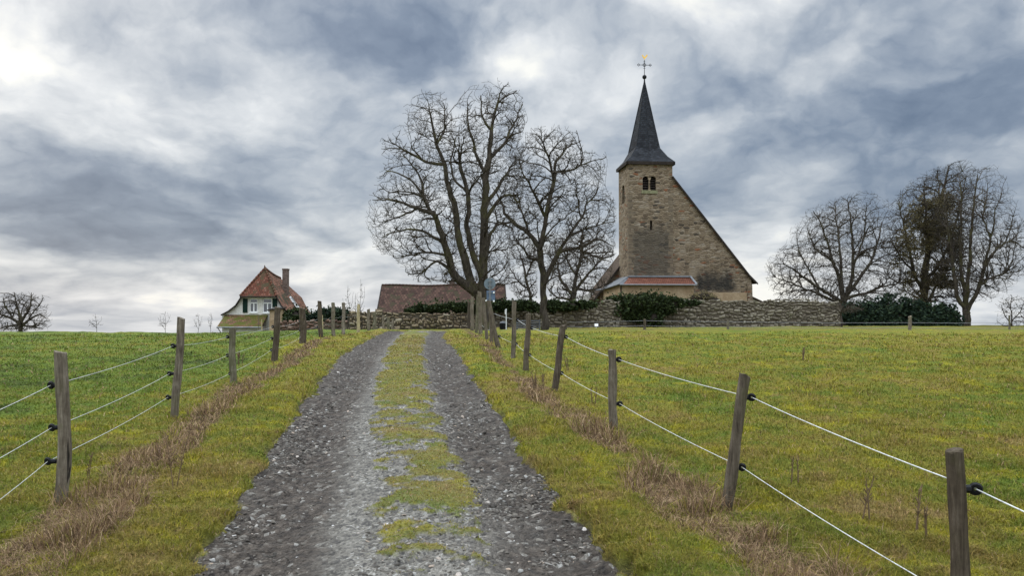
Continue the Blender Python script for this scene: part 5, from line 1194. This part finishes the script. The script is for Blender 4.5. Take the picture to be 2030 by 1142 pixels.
tree('small bare tree behind the wall nearest the church annexe', 83, [(1137, 625, 9), (1136, 592, 8), (1142, 550, 5), (1152, 500, 3), (1156, 455, 1.2)],
 [[(1137, 588, 5), (1116, 560, 4), (1105, 528, 2.6), (1100, 485, 1)], [(1138, 582, 5), (1160, 550, 3.6), (1185, 522, 2.2), (1205, 498, 1)], [(1142, 550, 3), (1125, 515, 2.2), (1122, 475, 1)], [(1140, 575, 4), (1175, 575, 2.6), (1205, 560, 1)], [(1134, 595, 4), (1105, 590, 2.5), (1085, 570, 1)]],
 [(1080, 545), (1088, 480), (1140, 440), (1190, 450), (1217, 500), (1215, 560), (1180, 592), (1095, 600)], 103, LV(.6, 1.25), .7)
tree('thin bare tree leaning left behind the wall beside the road sign', 78, [(1056, 618, 5), (1048, 575, 4), (1038, 530, 2.4), (1026, 490, 1)], [[(1048, 575, 2.6), (1030, 560, 2), (1012, 535, 1)], [(1042, 550, 2.4), (1055, 520, 1.6), (1060, 485, .8)]],
 [(1000, 560), (1005, 480), (1040, 462), (1066, 490), (1066, 585), (1030, 600)], 104, LV(.25, 1.2), .7)
tree('wide round bare tree behind the right end of the churchyard wall', 93, [(1676, 640, 10), (1673, 605, 9), (1666, 560, 5.5), (1652, 520, 4), (1640, 480, 3), (1626, 440, 2), (1612, 418, 1)],
 [[(1674, 600, 7), (1690, 545, 5), (1690, 480, 3.5), (1685, 430, 2), (1680, 398, 1)], [(1670, 600, 6), (1622, 570, 4.5), (1580, 540, 3), (1552, 520, 1.2)], [(1670, 605, 5), (1620, 582, 3.5), (1565, 560, 2), (1538, 550, 1)], [(1675, 590, 6), (1722, 525, 4), (1742, 472, 2.4), (1748, 440, 1)], [(1670, 575, 5), (1666, 500, 3.4), (1658, 440, 2), (1655, 402, 1)], [(1680, 598, 5), (1740, 572, 3), (1785, 560, 1.2)], [(1690, 530, 3), (1712, 470, 2.2), (1716, 420, 1)], [(1622, 570, 3), (1590, 510, 2), (1580, 480, 1)], [(1652, 520, 3), (1615, 490, 2), (1600, 450, 1)]],
 [(1523, 520), (1530, 560), (1560, 596), (1640, 602), (1760, 602), (1795, 560), (1775, 480), (1755, 438), (1715, 403), (1680, 388), (1640, 395), (1600, 438), (1575, 478)], 105, LV(1.3, 1.2), .8, mats=('bark', 'twig_grey'), curl=.3, thin=.68)
tree('bare tree with a low forked trunk farthest right on the crest', 86, [(1918, 662, 11), (1916, 630, 10), (1914, 612, 8)],
 [[(1914, 615, 6), (1896, 580, 5), (1889, 520, 4), (1880, 460, 2.6), (1872, 400, 1)], [(1918, 618, 6), (1940, 570, 5), (1956, 520, 4), (1982, 490, 2.6), (2015, 468, 1)], [(1915, 610, 5.5), (1920, 540, 4.5), (1926, 460, 3.4), (1931, 400, 2.2), (1938, 345, 1)], [(1950, 540, 3.4), (1965, 470, 2.4), (1975, 410, 1)], [(1940, 570, 3.5), (1980, 545, 2.4), (2022, 538, 1)], [(1924, 480, 3), (1950, 430, 2.2), (1958, 375, 1)], [(1916, 600, 5), (1905, 530, 4), (1905, 440, 2.6), (1905, 360, 1)], [(1970, 500, 2.4), (1998, 470, 1.6), (2008, 430, .9)]],
 [(1860, 560), (1855, 450), (1865, 380), (1900, 340), (1945, 335), (1968, 370), (1992, 428), (2022, 445), (2030, 540), (1995, 560), (1960, 582), (1925, 602)], 106, LV(1.25, 1.2), .8, mats=('bark', 'twig_grey'), curl=.25, thin=.75)
it = tree('tall bare tree smothered in brown-green ivy above the dark hedge', 90, [(1834, 664, 9), (1832, 600, 9), (1836, 520, 8), (1850, 450, 6), (1868, 385, 4), (1880, 330, 1.2)],
 [[(1834, 590, 5), (1810, 530, 4), (1795, 460, 2.6), (1780, 400, 1)], [(1838, 560, 5), (1875, 500, 4), (1898, 430, 2.6), (1915, 350, 1)], [(1840, 500, 4), (1835, 430, 3), (1832, 360, 1)], [(1833, 610, 4), (1860, 560, 3), (1885, 510, 2), (1900, 470, 1)], [(1850, 450, 3), (1862, 390, 2), (1858, 345, 1)], [(1812, 535, 3), (1785, 510, 2), (1765, 470, 1)], [(1815, 560, 3), (1780, 560, 2), (1755, 540, 1)]],
 [(1758, 560), (1762, 440), (1790, 388), (1830, 350), (1862, 328), (1895, 322), (1925, 340), (1928, 420), (1920, 560), (1880, 600), (1790, 600)], 107, LV(1.5, 1.25), .8, mats=('bark', 'twig_green'), curl=.3, thin=.75)
r = np.random.default_rng(5); ip = []
for (px, py, rx_, ry_, n) in [(1838, 510, 38, 112, 10500), (1866, 455, 44, 82, 8500), (1790, 520, 26, 70, 2200), (1850, 585, 50, 40, 4500), (1822, 430, 26, 40, 2600), (1888, 510, 22, 70, 3200), (1866, 570, 36, 46, 4500), (1875, 410, 18, 36, 1600), (1800, 500, 20, 60, 1400), (1840, 405, 24, 26, 1300)]:
    c = P(px, py, 89.6); s = 89.6 / F; d = r.normal(0, 1, (n, 3)); d /= np.linalg.norm(d, axis=1)[:, None]; q = c + d * (r.random(n) ** .45)[:, None] * np.array([rx_ * s, rx_ * s * .9, ry_ * s]); ip.append(q[fbm(q[:, 0] * 1.1, q[:, 2] * .9, 9, 3) > .50])
leaves('ivy', np.concatenate(ip), .10, M['ivy_brown'], it, 8)
tree('small broad bare tree alone on the crest at far left', 70, [(40, 664, 6), (40, 640, 5.5), (38, 625, 4)], [[(40, 645, 4.5), (20, 630, 3.4), (5, 625, 2.4), (-15, 610, 1)], [(40, 648, 4), (60, 635, 3), (75, 625, 2), (92, 632, 1)], [(39, 640, 4), (35, 610, 2.6), (28, 580, 1)], [(40, 642, 4), (58, 612, 2.6), (62, 580, 1)], [(22, 630, 2.6), (10, 605, 1.8), (6, 590, 1)], [(60, 632, 2), (78, 605, 1.4), (86, 590, .8)], [(42, 650, 3), (12, 648, 2), (-10, 655, 1)], [(40, 650, 3), (65, 648, 2), (85, 652, 1)]],
 [(-28, 620), (0, 592), (25, 580), (45, 582), (62, 576), (82, 590), (90, 612), (95, 634), (80, 656), (20, 658), (-20, 658)], 108, [(40, .06, 4), (140, .042, 2.2), (500, .03, 1.3), (1300, .023, .8)], .9, curl=.25)
tree('small bare tree at the right edge beyond the thin fence', 80, [(2008, 668, 3.5), (2006, 640, 3), (2004, 610, 2), (2006, 588, 1)], [[(2006, 645, 2.4), (1992, 622, 1.6), (1985, 605, .8)], [(2006, 640, 2.4), (2022, 618, 1.6), (2030, 600, .8)], [(2005, 650, 2), (1990, 645, 1.2), (1978, 640, .7)]],
 [(1976, 640), (1985, 600), (2005, 582), (2030, 590), (2045, 620), (2040, 655), (1985, 656)], 109, [(20, .03, 3), (90, .022, 1.6), (300, .017, 1.0), (500, .014, .7)], .9, mats=('twig_grey', 'twig_grey'), thin=.5)
# saplings on the skyline and by the field wall
SAP = [(190, 70, 661, 622, 'bare sapling with three thin shoots alone on the left crest', 14, 1.0), (327, 75, 661, 617, 'pale bare sapling on the crest behind the second left post', 14, .9), (393, 75, 661, 621, 'pale bare sapling on the crest between post and house', 10, .8), (417, 75, 660, 620, 'thinnest sapling on the crest close to the house gutter', 5, .8),
       (691, 57, 656, 566, 'crooked bare sapling rising left of a pair above the field wall', 12, 1.3), (704, 57, 656, 582, 'short thin sapling in the middle of three by the field wall', 6, .9), (716, 57, 656, 553, 'tall straight bare sapling nearest the barn roof', 8, 1.2)]
for k, (px, D, py, ty, lab, wpx, rad) in enumerate(SAP):
    h_ = py - ty
    tree(lab, D, [(px, py + 6, .8 * rad), (px + 1, py - h_ * .4, .55 * rad), (px + (1 if k % 2 else -1), ty, .25)], [[(px, py - h_ * .25, .45 * rad), (px - wpx * .6, py - h_ * .5, .35 * rad), (px - wpx, py - h_ * .72, .2)], [(px, py - h_ * .35, .4 * rad), (px + wpx * .6, py - h_ * .6, .3 * rad), (px + wpx * .8, py - h_ * .85, .2)]],
         [(px - wpx, py - h_ * .3), (px - wpx * .5, ty + h_ * .1), (px, ty), (px + wpx * .5, ty + h_ * .1), (px + wpx, py - h_ * .35)], 120 + k, [(14, .014, 1.5), (50, .011, .9)], .8, twig=.01, mats=('twig_grey', 'twig_grey'), name='sapling', cat='sapling', group='bare saplings on the skyline')
# small clipped tree with a stake at the wall's end
tree('small spreading tree with a pale trunk at the end of the churchyard wall', 76, [(1668, 660, 3), (1668, 640, 2.8), (1667, 620, 2.4)], [[(1667, 622, 2), (1648, 610, 1.4), (1630, 612, .8)], [(1667, 622, 2), (1688, 608, 1.4), (1706, 612, .8)], [(1667, 620, 2), (1668, 608, 1), (1664, 600, .7)]], [(1628, 618), (1636, 602), (1668, 596), (1700, 600), (1712, 616), (1690, 622), (1650, 624)], 131, [(30, .03, 2), (120, .022, 1.0), (300, .018, .6)], .9, mats=('twig_grey', 'twig'))
# dry weeds standing in the pasture
WEED = [(340, 975, 858, 'tall reddish dry weed stalk right of the nearest left post'), (176, 958, 890, 'thin dry weed stalk close beside the nearest left post'), (476, 720, 690, 'dark dry weed tuft behind the second left post wire'), (1592, 716, 688, 'dark thistle standing alone in the right meadow'), (1070, 782, 738, 'clump of brown dock stalks left of the fourth right post'),
        (1822, 1064, 955, 'tall thin dry weed in the right meadow left of the nearest post'), (1716, 1040, 925, 'tall dry stalk in the right meadow under the upper wire'), (1838, 1080, 1000, 'branched dry weed closest to the nearest right post'), (1570, 965, 900, 'faint dry weed right of the second right post'), (1128, 735, 700, 'dark dry stem behind the fourth right post'), (1180, 800, 765, 'low dry stem left of the third right post')]
for k, (px, py, ty, lab) in enumerate(WEED):
    b = hit(px, py); b[2] = float(surf(b[0], b[1])); D = b[1]; hgt = (py - ty) * D / F; root = thing('dry_weed', lab, 'weed', tuple(b), 0, 'dry weeds in the pasture'); mb = MB()
    for q in range(5 if k in (4, 3, 2) else 2):
        a = random.uniform(0, 6.28); l = random.uniform(.05, .22) * hgt; h_ = hgt * random.uniform(.75, 1.0); bo = np.array([random.gauss(0, .02), random.gauss(0, .02), -.02]) * (2.5 if k == 4 else 1)
        pts = [b + bo, b + bo + (l * .4 * math.cos(a), l * .4 * math.sin(a), h_ * .5), b + bo + (l * math.cos(a), l * math.sin(a), h_)]
        mb.tube(pts, [.004 + .0003 * D, .003 + .0003 * D, .0015 + .0002 * D], 4)
        for j in range(7):
            f_ = random.uniform(.35, .98); p = pts[1] + (pts[2] - pts[1]) * max(0, (f_ - .5) * 2) if f_ > .5 else pts[0] + (pts[1] - pts[0]) * f_ * 2; a2 = random.uniform(0, 6.28); e = hgt * random.uniform(.05, .13)
            mb.tube([p, p + (e * .7 * math.cos(a2), e * .7 * math.sin(a2), e)], [.002 + .0002 * D, .0012 + .0003 * D], 4)
    obj('stalk', np.array(mb.V), mb.F, M['weed'], root, local=False)
